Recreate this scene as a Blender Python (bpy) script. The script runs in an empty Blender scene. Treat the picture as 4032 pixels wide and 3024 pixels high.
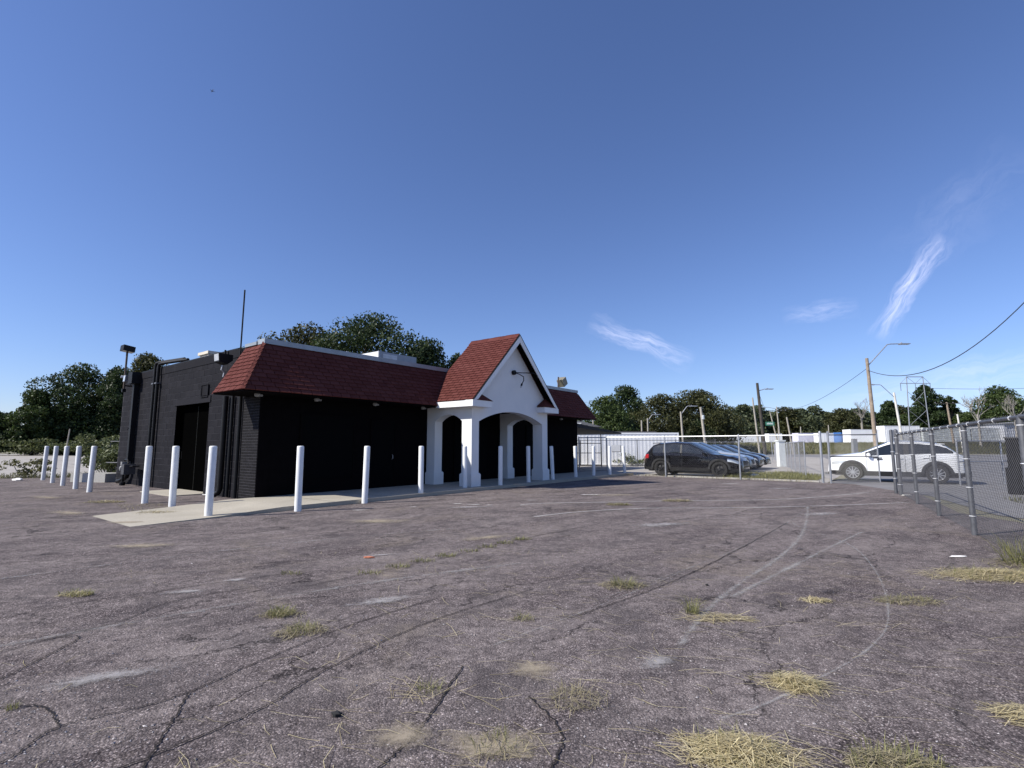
import bpy, math, random
import numpy as np
from mathutils import Vector, Matrix
R = math.radians
scene = bpy.context.scene
C = scene.collection

# ------------------------------------------------------------------ camera
cam = bpy.data.cameras.new('camera'); camo = bpy.data.objects.new('camera', cam); C.objects.link(camo)
cam.sensor_width = 36.0; cam.lens = 17.946; cam.clip_start = 0.05; cam.clip_end = 12000
camo.location = (0, 0, 1.42); camo.rotation_euler = (R(90 + 6.95), 0, 0)
scene.camera = camo

# ------------------------------------------------------------------ light
SUN_EL, SUN_AZ = 42.0, -110.0            # azimuth clockwise from +Y
world = bpy.data.worlds.new('World'); scene.world = world; world.use_nodes = True
wn, wl = world.node_tree.nodes, world.node_tree.links
wn.clear()
def W(t, **k):
    n = wn.new(t)
    for a, b in k.items(): setattr(n, a, b)
    return n
sky = W('ShaderNodeTexSky', sky_type='NISHITA', sun_disc=False)
sky.sun_elevation = R(SUN_EL); sky.sun_rotation = R(SUN_AZ)
sky.altitude = 0; sky.air_density = 1.0; sky.dust_density = 0.25; sky.ozone_density = 6.0
bg = W('ShaderNodeBackground'); bg.inputs[1].default_value = 0.085
wo = W('ShaderNodeOutputWorld')
tc = W('ShaderNodeTexCoord')
def wmath(op, a, b=None, c=None):
    n = W('ShaderNodeMath', operation=op)
    for i, v in enumerate((a, b, c)):
        if v is None: continue
        if isinstance(v, (int, float)): n.inputs[i].default_value = v
        else: wl.new(v, n.inputs[i])
    return n.outputs[0]
def wdot(vec):
    n = W('ShaderNodeVectorMath', operation='DOT_PRODUCT'); wl.new(tc.outputs['Generated'], n.inputs[0]); n.inputs[1].default_value = vec
    return n.outputs['Value']
def noise_w(scale, det, dist=0.0):
    n = W('ShaderNodeTexNoise'); n.inputs['Scale'].default_value = scale; n.inputs['Detail'].default_value = det
    n.inputs['Distortion'].default_value = dist; wl.new(tc.outputs['Generated'], n.inputs['Vector']); return n.outputs['Fac']
nz1 = noise_w(11, 4, 0.4); nz2 = noise_w(34, 8, 0.3)
def cirrus(p0, p1, width, gain):         # a streak of thin fibrous cloud along the arc between two sky directions
    a, b = Vector(p0).normalized(), Vector(p1).normalized()
    c = (a + b).normalized(); ax = (b - a); half = ax.length / 2; ax.normalize(); bx = c.cross(ax).normalized()
    u = wmath('DIVIDE', wdot(ax), half); raw = wdot(bx)
    v = wmath('ADD', raw, wmath('MULTIPLY', wmath('SUBTRACT', nz1, 0.5), width * 2.6))
    fu = wmath('MAXIMUM', wmath('SUBTRACT', 1, wmath('MULTIPLY', u, u)), 0)
    vv = wmath('DIVIDE', v, width); fv = wmath('MAXIMUM', wmath('SUBTRACT', 1, wmath('MULTIPLY', vv, vv)), 0)
    cv = W('ShaderNodeCombineXYZ'); wl.new(wmath('MULTIPLY', u, 1.6), cv.inputs[0]); wl.new(wmath('DIVIDE', v, width * 0.42), cv.inputs[1])
    fb = W('ShaderNodeTexNoise'); fb.inputs['Scale'].default_value = 1.0; fb.inputs['Detail'].default_value = 9; fb.inputs['Roughness'].default_value = 0.66; fb.inputs['Distortion'].default_value = 0.5; wl.new(cv.outputs[0], fb.inputs['Vector'])
    fib = wmath('MAXIMUM', wmath('MULTIPLY_ADD', fb.outputs['Fac'], 3.4, -1.2), 0)
    front = wmath('GREATER_THAN', wdot(c), 0)
    return wmath('MULTIPLY', wmath('MULTIPLY', wmath('MULTIPLY', fu, fv), wmath('MULTIPLY', front, gain)), fib)
masks = [cirrus((0.715, 1, 0.215), (0.905, 1.02, 0.44), 0.020, 0.62), cirrus((0.15, 1, 0.245), (0.36, 1, 0.16), 0.020, 0.42),
         cirrus((0.54, 1, 0.255), (0.70, 1, 0.285), 0.018, 0.2), cirrus((0.60, 1, 0.085), (1.25, 1, 0.19), 0.030, 0.2), cirrus((0.78, 1, 0.36), (1.1, 1, 0.62), 0.05, 0.06)]
tot = masks[0]
for m in masks[1:]: tot = wmath('ADD', tot, m)
tot = wmath('MINIMUM', tot, 0.75)
mixw = W('ShaderNodeMix', data_type='RGBA'); wl.new(tot, mixw.inputs[0])
mixw.inputs[7].default_value = (9.0, 9.6, 10.4, 1)
wl.new(sky.outputs[0], mixw.inputs[6]); tint = W('ShaderNodeMix', data_type='RGBA', blend_type='MULTIPLY'); tint.inputs[0].default_value = 1.0; tint.inputs[7].default_value = (0.995, 0.955, 1.13, 1)
wl.new(mixw.outputs[2], tint.inputs[6]); wl.new(tint.outputs[2], bg.inputs[0]); wl.new(bg.outputs[0], wo.inputs[0])

sun = bpy.data.lights.new('sun', 'SUN'); sun.energy = 4.2; sun.angle = R(0.53); sun.color = (1.0, 0.955, 0.88)
suno = bpy.data.objects.new('sun', sun); C.objects.link(suno)
sd = Vector((math.sin(R(SUN_AZ)) * math.cos(R(SUN_EL)), math.cos(R(SUN_AZ)) * math.cos(R(SUN_EL)), math.sin(R(SUN_EL))))
suno.rotation_euler = sd.to_track_quat('Z', 'Y').to_euler(); suno.location = (-30, -10, 40)
vs = scene.view_settings; vs.view_transform = 'Standard'; vs.look = 'None'; vs.exposure = 0.62; vs.gamma = 1.0; vs.use_curve_mapping = False
scene.render.engine = 'CYCLES'

# ------------------------------------------------------------------ materials
MATS = {}
class NT:
    def __init__(s, name):
        s.m = bpy.data.materials.new(name); s.m.use_nodes = True; s.n = s.m.node_tree.nodes; s.l = s.m.node_tree.links
        s.p = s.n['Principled BSDF']; s.out = s.n['Material Output']; s._tc = None
    def node(s, t, **k):
        n = s.n.new(t)
        for a, b in k.items(): setattr(n, a, b)
        return n
    def set(s, inp, v):
        if hasattr(v, 'is_linked') or hasattr(v, 'links'): s.l.new(v, inp)
        elif isinstance(v, (tuple, list)) and len(v) == 3 and inp.type == 'RGBA': inp.default_value = (*v, 1)
        else: inp.default_value = v
    def co(s, which='Object'):
        if s._tc is None: s._tc = s.node('ShaderNodeTexCoord')
        return s._tc.outputs[which]
    def stretch(s, size, ang):                # texture stretched to size along axes turned by ang
        n = s.node('ShaderNodeMapping', vector_type='TEXTURE'); s.l.new(s.co(), n.inputs[0]); n.inputs['Scale'].default_value = size; n.inputs['Rotation'].default_value = (0, 0, ang)
        return n.outputs[0]
    def mapping(s, scale=(1, 1, 1), rot=(0, 0, 0), which='Object'):
        n = s.node('ShaderNodeMapping'); s.l.new(s.co(which), n.inputs[0]); n.inputs['Scale'].default_value = scale; n.inputs['Rotation'].default_value = rot
        return n.outputs[0]
    def noise(s, scale, det=4, rough=0.55, vec=None, dist=0):
        n = s.node('ShaderNodeTexNoise'); n.inputs['Scale'].default_value = scale; n.inputs['Detail'].default_value = det
        n.inputs['Roughness'].default_value = rough; n.inputs['Distortion'].default_value = dist
        s.l.new(vec or s.co(), n.inputs['Vector']); return n.outputs['Fac']
    def voro(s, scale, out='Distance', feat='F1', vec=None, rnd=1.0):
        n = s.node('ShaderNodeTexVoronoi', feature=feat); n.inputs['Scale'].default_value = scale; n.inputs['Randomness'].default_value = rnd
        s.l.new(vec or s.co(), n.inputs['Vector']); return n.outputs[out]
    def ramp(s, fac, stops):
        n = s.node('ShaderNodeValToRGB'); e = n.color_ramp.elements
        while len(e) < len(stops): e.new(0.5)
        for el, (p, c) in zip(e, stops): el.position = p; el.color = (*c, 1) if len(c) == 3 else c
        s.l.new(fac, n.inputs[0]); return n.outputs[0]
    def math(s, op, a, b=None, c=None, clamp=False):
        n = s.node('ShaderNodeMath', operation=op, use_clamp=clamp)
        for i, v in enumerate((a, b, c)):
            if v is not None: s.set(n.inputs[i], v)
        return n.outputs[0]
    def mix(s, fac, a, b, blend='MIX'):
        n = s.node('ShaderNodeMix', data_type='RGBA', blend_type=blend)
        s.set(n.inputs[0], fac); s.set(n.inputs[6], a); s.set(n.inputs[7], b); return n.outputs[2]
    def bump(s, h, strength=0.3, dist=0.01):
        n = s.node('ShaderNodeBump'); n.inputs['Strength'].default_value = strength; n.inputs['Distance'].default_value = dist
        s.l.new(h, n.inputs['Height']); s.l.new(n.outputs[0], s.p.inputs['Normal'])
    def base(s, c): s.set(s.p.inputs['Base Color'], c)
    def rough(s, r): s.set(s.p.inputs['Roughness'], r)
    def rand(s):
        return s.node('ShaderNodeObjectInfo').outputs['Random']

def simple(name, col, rough=0.6, metal=0.0, var=0.12, scale=6.0, coat=0.0, bump=0.0, spec=0.5):
    if name in MATS: return MATS[name]
    t = NT(name)
    lo = tuple(max(0, c * (1 - var)) for c in col); hi = tuple(min(1, c * (1 + var)) for c in col)
    f = t.noise(scale, 5, 0.6)
    t.base(t.ramp(f, [(0.3, lo), (0.7, hi)]))
    t.rough(t.math('MULTIPLY_ADD', f, 0.15, rough - 0.07)); t.p.inputs['Metallic'].default_value = metal
    t.p.inputs['Coat Weight'].default_value = coat; t.p.inputs['Coat Roughness'].default_value = 0.03
    t.p.inputs['Specular IOR Level'].default_value = spec
    if bump: t.bump(t.noise(scale * 8, 4), bump, 0.01)
    MATS[name] = t.m
    return t.m

def make_asphalt():
    t = NT('weathered_asphalt')
    big = t.noise(0.30, 6, 0.65, dist=0.6)
    streak = t.noise(1.0, 8, 0.72, vec=t.stretch((2.6, 0.55, 1), R(40))); streak2 = t.noise(1.0, 7, 0.7, vec=t.stretch((5.0, 0.9, 1), R(12)))
    mid = t.noise(1.7, 8, 0.72, dist=0.4); mot = t.noise(9, 7, 0.8); fine = t.noise(75, 5, 0.85)
    vc = t.voro(170, 'Color'); vc2 = t.voro(95, 'Color'); vd2 = t.voro(95, 'Distance')
    sep = t.node('ShaderNodeSeparateColor'); t.l.new(vc, sep.inputs[0]); sep2 = t.node('ShaderNodeSeparateColor'); t.l.new(vc2, sep2.inputs[0])
    k = t.math('ADD', t.math('MULTIPLY', sep.outputs[0], 0.4), t.math('MULTIPLY', sep2.outputs[0], 0.6))
    stone = t.ramp(k, [(0.10, (0.062, 0.056, 0.056)), (0.48, (0.128, 0.115, 0.113)), (0.74, (0.235, 0.215, 0.208)), (0.96, (0.60, 0.565, 0.54))])
    gap = t.ramp(vd2, [(0.30, (1, 1, 1)), (0.66, (0.42, 0.40, 0.41))])
    col = t.mix(0.9, stone, gap, 'MULTIPLY')
    col = t.mix(1.0, col, t.ramp(mot, [(0.30, (0.50, 0.49, 0.50)), (0.5, (0.98, 0.97, 0.97)), (0.70, (1.7, 1.68, 1.66))]), 'MULTIPLY')
    col = t.mix(1.0, col, t.ramp(fine, [(0.28, (0.45, 0.44, 0.45)), (0.5, (1, 1, 1)), (0.72, (1.75, 1.73, 1.71))]), 'MULTIPLY')
    pk = t.math('ADD', t.math('MULTIPLY', streak, 0.45), t.math('ADD', t.math('MULTIPLY', big, 0.3), t.math('MULTIPLY', streak2, 0.25)))
    pale = t.ramp(pk, [(0.42, (0, 0, 0)), (0.54, (0.6, 0.6, 0.6)), (0.63, (1, 1, 1))])
    speck = t.math('MULTIPLY', pale, t.ramp(t.math('ADD', t.math('MULTIPLY', fine, 0.5), t.math('MULTIPLY', mot, 0.5)), [(0.40, (0.15, 0.15, 0.15)), (0.56, (1, 1, 1))]))
    col = t.mix(t.math('MULTIPLY', speck, 0.8), col, t.mix(fine, (0.22, 0.20, 0.187), (0.46, 0.43, 0.40)))
    dark = t.ramp(mid, [(0.36, (1, 1, 1)), (0.52, (0, 0, 0))])
    col = t.mix(t.math('MULTIPLY', dark, 0.55), col, t.mix(fine, (0.030, 0.028, 0.030), (0.10, 0.094, 0.096)))
    brown = t.ramp(t.noise(0.5, 8, 0.75, dist=1.0), [(0.53, (0, 0, 0)), (0.68, (1, 1, 1))])
    col = t.mix(t.math('MULTIPLY', t.math('MULTIPLY', brown, t.ramp(mot, [(0.4, (0.2, 0.2, 0.2)), (0.6, (1, 1, 1))])), 0.6), col, t.mix(fine, (0.14, 0.122, 0.092), (0.33, 0.295, 0.23)))
    warp = t.node('ShaderNodeVectorMath', operation='ADD')
    nv = t.node('ShaderNodeTexNoise'); nv.inputs['Scale'].default_value = 2.4; nv.inputs['Detail'].default_value = 9; nv.inputs['Roughness'].default_value = 0.7; t.l.new(t.co(), nv.inputs['Vector'])
    sc = t.node('ShaderNodeVectorMath', operation='SCALE'); t.l.new(nv.outputs['Color'], sc.inputs[0]); sc.inputs['Scale'].default_value = 0.5
    t.l.new(t.stretch((2.6, 1.1, 1), R(42)), warp.inputs[0]); t.l.new(sc.outputs[0], warp.inputs[1])
    cr = t.voro(1.0, 'Distance', 'DISTANCE_TO_EDGE', vec=warp.outputs[0])
    crm = t.ramp(cr, [(0.0012, (1, 1, 1)), (0.006, (0, 0, 0))])
    crm = t.math('MULTIPLY', crm, t.ramp(t.noise(0.7, 5), [(0.46, (0, 0, 0)), (0.58, (1, 1, 1))]))
    col = t.mix(t.math('MULTIPLY', crm, 0.75), col, (0.02, 0.018, 0.018))
    col = t.mix(1.0, col, (0.94, 0.875, 0.878), 'MULTIPLY')
    t.base(col); t.rough(0.95); t.p.inputs['Specular IOR Level'].default_value = 0.12
    h = t.math('SUBTRACT', t.math('SUBTRACT', t.math('MULTIPLY', fine, 0.7), t.math('MULTIPLY', vd2, 0.9)), t.math('MULTIPLY', crm, 2.5))
    t.bump(h, 0.8, 0.007)
    MATS['asphalt'] = t.m

def make_concrete(name, c0, c1, joint=None, rough=0.9):
    t = NT(name)
    f = t.noise(0.7, 6, 0.65); g = t.noise(45, 4, 0.7); s = t.noise(3.2, 6, 0.7, dist=0.6)
    col = t.ramp(f, [(0.3, c0), (0.72, c1)])
    col = t.mix(t.ramp(g, [(0.35, (0.6, 0.6, 0.6)), (0.65, (0, 0, 0))]), col, tuple(c * 0.62 for c in c0))
    col = t.mix(t.ramp(s, [(0.60, (0, 0, 0)), (0.75, (0.5, 0.5, 0.5))]), col, (0.13, 0.115, 0.10))
    if joint:
        cr = t.voro(joint, 'Distance', 'DISTANCE_TO_EDGE', rnd=0.7)
        col = t.mix(t.ramp(cr, [(0.004, (0.7, 0.7, 0.7)), (0.012, (0, 0, 0))]), col, (0.08, 0.075, 0.06))
    t.base(col); t.rough(rough); t.bump(t.math('ADD', g, t.math('MULTIPLY', s, 0.6)), 0.35, 0.006)
    MATS[name] = t.m

def make_leaf(name, lo, hi, trans=0.3):
    t = NT(name)
    gi = t.node('ShaderNodeNewGeometry')
    r = gi.outputs['Random Per Island']
    f = t.noise(0.35, 3)
    k = t.math('ADD', t.math('MULTIPLY', r, 0.6), t.math('MULTIPLY', f, 0.5))
    col = t.ramp(k, [(0.15, lo), (0.55, tuple((a + b) / 2 for a, b in zip(lo, hi))), (0.95, hi)])
    t.base(col); t.rough(0.55); t.p.inputs['Specular IOR Level'].default_value = 0.3
    tr = t.node('ShaderNodeBsdfTranslucent'); t.l.new(t.mix(0.5, col, (0.09, 0.13, 0.02), 'ADD') if False else col, tr.inputs[0])
    mx = t.node('ShaderNodeMixShader'); mx.inputs[0].default_value = trans
    t.l.new(t.p.outputs[0], mx.inputs[1]); t.l.new(tr.outputs[0], mx.inputs[2]); t.l.new(mx.outputs[0], t.out.inputs[0])
    MATS[name] = t.m

def make_masked(name, c0, c1, lo, hi, scale, strength=1.0, edge=True, aniso=(1, 1, 1)):
    """worn flat mark: shows only where its noise mask allows, fading towards the rim given by the 'rim' attribute"""
    t = NT(name)
    f = t.noise(scale, 7, 0.75, vec=t.mapping(aniso)); g = t.noise(110, 4, 0.9); h = t.noise(20, 6, 0.8)
    k = t.math('ADD', t.math('MULTIPLY', f, 0.45), t.math('ADD', t.math('MULTIPLY', g, 0.35), t.math('MULTIPLY', h, 0.4))) if edge else t.math('ADD', t.math('MULTIPLY', f, 0.7), t.math('MULTIPLY', g, 0.3))
    if edge:
        a = t.node('ShaderNodeAttribute', attribute_name='rim')
        k = t.math('SUBTRACT', k, t.math('MULTIPLY', t.math('SUBTRACT', 1.0, a.outputs['Fac']), 0.40))
    m = t.math('MULTIPLY', t.ramp(k, [(lo, (0, 0, 0)), (hi, (1, 1, 1))]), strength)
    t.base(t.mix(g, c0, c1)); t.rough(0.9); t.p.inputs['Specular IOR Level'].default_value = 0.2
    tr = t.node('ShaderNodeBsdfTransparent'); mx = t.node('ShaderNodeMixShader')
    t.l.new(m, mx.inputs[0]); t.l.new(tr.outputs[0], mx.inputs[1]); t.l.new(t.p.outputs[0], mx.inputs[2]); t.l.new(mx.outputs[0], t.out.inputs[0])
    MATS[name] = t.m

def make_pieces(name, cols, rough=0.8, var_scale=3.0, bump_scale=60, bump=0.25, streak=None):
    """painted / shingled pieces: tone differs from piece to piece"""
    t = NT(name)
    r = t.rand(); gi = t.node('ShaderNodeNewGeometry').outputs['Random Per Island']
    k = t.math('FRACT', t.math('ADD', r, gi))
    f = t.noise(var_scale, 5, 0.65)
    k2 = t.math('ADD', t.math('MULTIPLY', k, 0.6), t.math('MULTIPLY', f, 0.4))
    col = t.ramp(k2, [(0.15, cols[0]), (0.5, cols[1]), (0.9, cols[2])])
    g = t.noise(bump_scale, 4, 0.7)
    col = t.mix(t.ramp(g, [(0.3, (0.5, 0.5, 0.5)), (0.6, (0, 0, 0))]), col, tuple(c * 0.55 for c in cols[0]))
    if streak:
        s = t.noise(1.6, 6, 0.7, vec=t.mapping((2.2, 2.2, 0.35), which='Object'))
        col = t.mix(t.ramp(s, [(0.60, (0, 0, 0)), (0.72, (0.55, 0.55, 0.55))]), col, streak)
    t.base(col); t.rough(rough); t.p.inputs['Specular IOR Level'].default_value = 0.08; t.bump(g, bump, 0.004)
    MATS[name] = t.m

def make_paint(name, col, rough=0.28, flake=False):
    t = NT(name); t.base(col); t.rough(rough); t.p.inputs['Coat Weight'].default_value = 1.0; t.p.inputs['Coat Roughness'].default_value = 0.03
    if flake: t.p.inputs['Metallic'].default_value = 0.15
    elif max(col) < 0.05: t.p.inputs['Specular IOR Level'].default_value = 0.0; t.p.inputs['Coat IOR'].default_value = 1.45
    f = t.noise(3, 5, 0.6); t.set(t.p.inputs['Roughness'], t.math('MULTIPLY_ADD', f, 0.15, rough - 0.06))
    MATS[name] = t.m

def make_white_wall():
    t = NT('white_painted_stucco')
    f = t.noise(1.2, 6, 0.65); s = t.noise(2.0, 6, 0.7, vec=t.mapping((3, 3, 0.4)))
    z = t.node('ShaderNodeSeparateXYZ'); t.l.new(t.co(), z.inputs[0])
    low = t.ramp(z.outputs[2], [(0.0, (1, 1, 1)), (0.5, (0, 0, 0))])
    col = t.ramp(f, [(0.3, (0.72, 0.73, 0.73)), (0.7, (0.80, 0.80, 0.79))])
    col = t.mix(t.ramp(s, [(0.6, (0, 0, 0)), (0.8, (0.35, 0.35, 0.35))]), col, (0.5, 0.5, 0.49))
    col = t.mix(t.math('MULTIPLY', low, t.math('MULTIPLY', f, 0.35)), col, (0.42, 0.40, 0.37))
    t.base(col); t.rough(0.75); t.bump(t.noise(90, 4), 0.15, 0.004); MATS['white_wall'] = t.m

make_asphalt(); make_white_wall()
make_concrete('walk_concrete', (0.36, 0.325, 0.26), (0.50, 0.455, 0.37))
make_concrete('yard_concrete', (0.33, 0.30, 0.265), (0.46, 0.43, 0.39), joint=0.22)
make_concrete('street', (0.17, 0.165, 0.165), (0.25, 0.24, 0.235))
make_concrete('kerb', (0.40, 0.385, 0.35), (0.52, 0.50, 0.46))
make_concrete('dirt', (0.17, 0.14, 0.09), (0.27, 0.23, 0.15))
make_leaf('leaf_dark', (0.007, 0.018, 0.006), (0.062, 0.092, 0.030))
make_leaf('leaf_mid', (0.013, 0.030, 0.009), (0.095, 0.13, 0.036))
make_leaf('leaf_olive', (0.018, 0.026, 0.010), (0.10, 0.10, 0.035))
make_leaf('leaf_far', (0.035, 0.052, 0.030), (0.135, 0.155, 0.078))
make_leaf('leaf_bush', (0.03, 0.045, 0.018), (0.17, 0.19, 0.075))
make_leaf('grass_green', (0.10, 0.105, 0.035), (0.36, 0.345, 0.15), 0.35)
make_leaf('straw', (0.27, 0.215, 0.105), (0.74, 0.65, 0.40), 0.25)
make_leaf('straw_grey', (0.15, 0.13, 0.075), (0.45, 0.39, 0.24), 0.2)
make_leaf('grass_field', (0.07, 0.075, 0.03), (0.23, 0.22, 0.10), 0.3)
make_masked('worn_line', (0.26, 0.25, 0.245), (0.50, 0.48, 0.46), 0.50, 0.66, 2.0, 0.6)
make_masked('worn_line_clear', (0.30, 0.285, 0.275), (0.56, 0.535, 0.51), 0.36, 0.56, 2.0, 0.78)
make_masked('worn_line_faint', (0.24, 0.23, 0.225), (0.40, 0.385, 0.37), 0.53, 0.66, 2.0, 0.55)
make_masked('white_spot', (0.55, 0.53, 0.50), (0.72, 0.70, 0.67), 0.30, 0.45, 5.0, 0.9)
make_masked('tan_dust', (0.30, 0.25, 0.185), (0.42, 0.36, 0.27), 0.38, 0.60, 1.8, 0.75)
make_masked('grey_dust', (0.30, 0.28, 0.275), (0.46, 0.44, 0.43), 0.43, 0.60, 3.5, 0.7)
make_masked('tar_stain', (0.028, 0.026, 0.028), (0.05, 0.046, 0.05), 0.46, 0.62, 2.0, 0.7)
make_masked('crack', (0.014, 0.012, 0.012), (0.03, 0.026, 0.024), 0.22, 0.34, 9.0, 0.92, edge=False)
make_pieces('block_paint', ((0.0125, 0.0122, 0.0150), (0.0160, 0.0156, 0.0192), (0.0215, 0.0208, 0.025)), 0.8, 2.0, 70, 0.3, streak=(0.045, 0.043, 0.048))
make_pieces('brick_paint', ((0.0125, 0.012, 0.0135), (0.016, 0.0155, 0.017), (0.021, 0.020, 0.022)), 0.8, 3.0, 70, 0.3)
make_pieces('shingle', ((0.100, 0.031, 0.026), (0.118, 0.038, 0.032), (0.137, 0.048, 0.041)), 0.88, 1.4, 160, 0.5)
MATS['shingle_dark'] = MATS['shingle']
make_pieces('pebble', ((0.10, 0.09, 0.09), (0.24, 0.215, 0.215), (0.62, 0.58, 0.57)), 0.85, 10, 60, 0.2)
make_paint('car_black', (0.006, 0.006, 0.008)); make_paint('car_white', (0.80, 0.81, 0.82), 0.3)
make_paint('car_silver', (0.55, 0.555, 0.55), 0.3, True); make_paint('car_grey', (0.07, 0.075, 0.085), 0.3, True)
make_paint('car_navy', (0.016, 0.020, 0.030)); make_paint('lamp_red', (0.35, 0.012, 0.015), 0.2)
M = lambda n: MATS[n]
mortar = simple('mortar_grey', (0.060, 0.058, 0.066), 0.9, var=0.2, scale=4, spec=0.1)
black_wall = simple('black_painted_wall', (0.004, 0.0035, 0.0042), 0.9, var=0.25, bump=0.2, spec=0.04)
black_metal = simple('black_metal', (0.005, 0.005, 0.006), 0.55, spec=0.25)
black_void = simple('painted_doorway_dark', (0.0015, 0.0015, 0.0015), 0.95, spec=0.0)  # near-black colour puts the doorway's darkness into its surfaces
black_panel = simple('black_panel', (0.0028, 0.003, 0.0036), 0.8, spec=0.04)
white_paint = simple('white_paint', (0.80, 0.80, 0.79), 0.5, var=0.05, scale=3)
def make_bollard_paint():
    t = NT('bollard_paint'); f = t.noise(3.5, 6, 0.7); sm = t.noise(9, 8, 0.75, vec=t.mapping((1, 1, 0.35))); ch = t.noise(26, 5, 0.7); r_ = t.rand()
    col = t.ramp(f, [(0.3, (0.74, 0.745, 0.735)), (0.7, (0.83, 0.835, 0.825))])
    col = t.mix(t.ramp(t.math('ADD', sm, t.math('MULTIPLY', r_, 0.06)), [(0.60, (0, 0, 0)), (0.75, (0.6, 0.6, 0.6))]), col, (0.40, 0.38, 0.34))
    col = t.mix(t.ramp(ch, [(0.70, (0, 0, 0)), (0.73, (0.8, 0.8, 0.8))]), col, (0.22, 0.15, 0.10))
    t.base(col); t.rough(0.5); t.bump(t.noise(40, 4), 0.12, 0.006); return t.m
bollard_paint = make_bollard_paint()
flash_metal = simple('flashing_metal', (0.30, 0.335, 0.36), 0.5, 0.3, var=0.15, scale=2)
roof_tar = simple('roof_tar', (0.05, 0.05, 0.05), 0.9)
galv = simple('galvanised_steel', (0.36, 0.37, 0.39), 0.48, 0.55, var=0.15, scale=9)
galv_dark = simple('dull_galvanised_steel', (0.105, 0.108, 0.118), 0.55, 0.4, var=0.2, scale=9)
wire_m = simple('galvanised_wire', (0.30, 0.30, 0.31), 0.42, 0.75)
wire_dark = simple('dull_wire', (0.115, 0.115, 0.125), 0.45, 0.5)
alu = simple('aluminium_tie', (0.85, 0.85, 0.84), 0.35, 0.4, var=0.05)
wood_pole = simple('weathered_pole', (0.27, 0.215, 0.16), 0.9, var=0.3, scale=3)
wood_grey = simple('grey_pole', (0.36, 0.33, 0.28), 0.9, var=0.2, scale=3)
wood_dark = simple('dark_pole', (0.055, 0.048, 0.040), 0.9, var=0.3, scale=3)
pole_white = simple('pale_pole', (0.62, 0.60, 0.54), 0.8, var=0.2, scale=1)
bark = simple('bark', (0.075, 0.058, 0.042), 0.95, var=0.35, scale=3)
bark_pale = simple('bare_wood', (0.26, 0.24, 0.21), 0.95, var=0.2, scale=3)
rubber = simple('rubber', (0.012, 0.012, 0.012), 0.85)
plastic_black = simple('black_plastic', (0.014, 0.014, 0.015), 0.6)
alloy = simple('alloy', (0.55, 0.55, 0.56), 0.3, 0.7, var=0.05)
alloy_black = simple('black_alloy', (0.02, 0.02, 0.022), 0.3, 0.3, coat=0.6)
glass = simple('tinted_glass', (0.010, 0.013, 0.014), 0.05, 0.0, var=0.05, spec=0.8)
glass_clear = simple('windscreen_glass', (0.03, 0.042, 0.048), 0.08, 0.0, var=0.05, spec=0.35)
lamp_lens = simple('lamp_lens', (0.55, 0.57, 0.58), 0.15, 0.2, spec=0.8)
cont_white = simple('container_white', (0.84, 0.845, 0.85), 0.6, var=0.08, scale=1.2)
trailer_white = simple('trailer_white', (0.86, 0.865, 0.87), 0.5, var=0.07, scale=0.6)
trailer_lav = simple('trailer_pale_lilac', (0.66, 0.65, 0.76), 0.5, var=0.06, scale=0.6)
trailer_blue = simple('trailer_blue', (0.035, 0.12, 0.34), 0.5, var=0.3, scale=0.8)
shed_grey = simple('shed_metal', (0.42, 0.43, 0.47), 0.6, 0.1, var=0.1, scale=0.6)
dark_grey = simple('dark_grey', (0.07, 0.07, 0.075), 0.7)
sign_green = simple('sign_green', (0.05, 0.22, 0.14), 0.5)
cable_m = simple('cable', (0.05, 0.06, 0.08), 0.7)
clay = simple('broken_clay', (0.45, 0.16, 0.09), 0.9, var=0.2)
litter_white = simple('litter_white', (0.78, 0.76, 0.73), 0.8)
cream = simple('cream_render', (0.62, 0.56, 0.46), 0.8)
window_grey = simple('window_grey', (0.08, 0.09, 0.10), 0.2)

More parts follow.
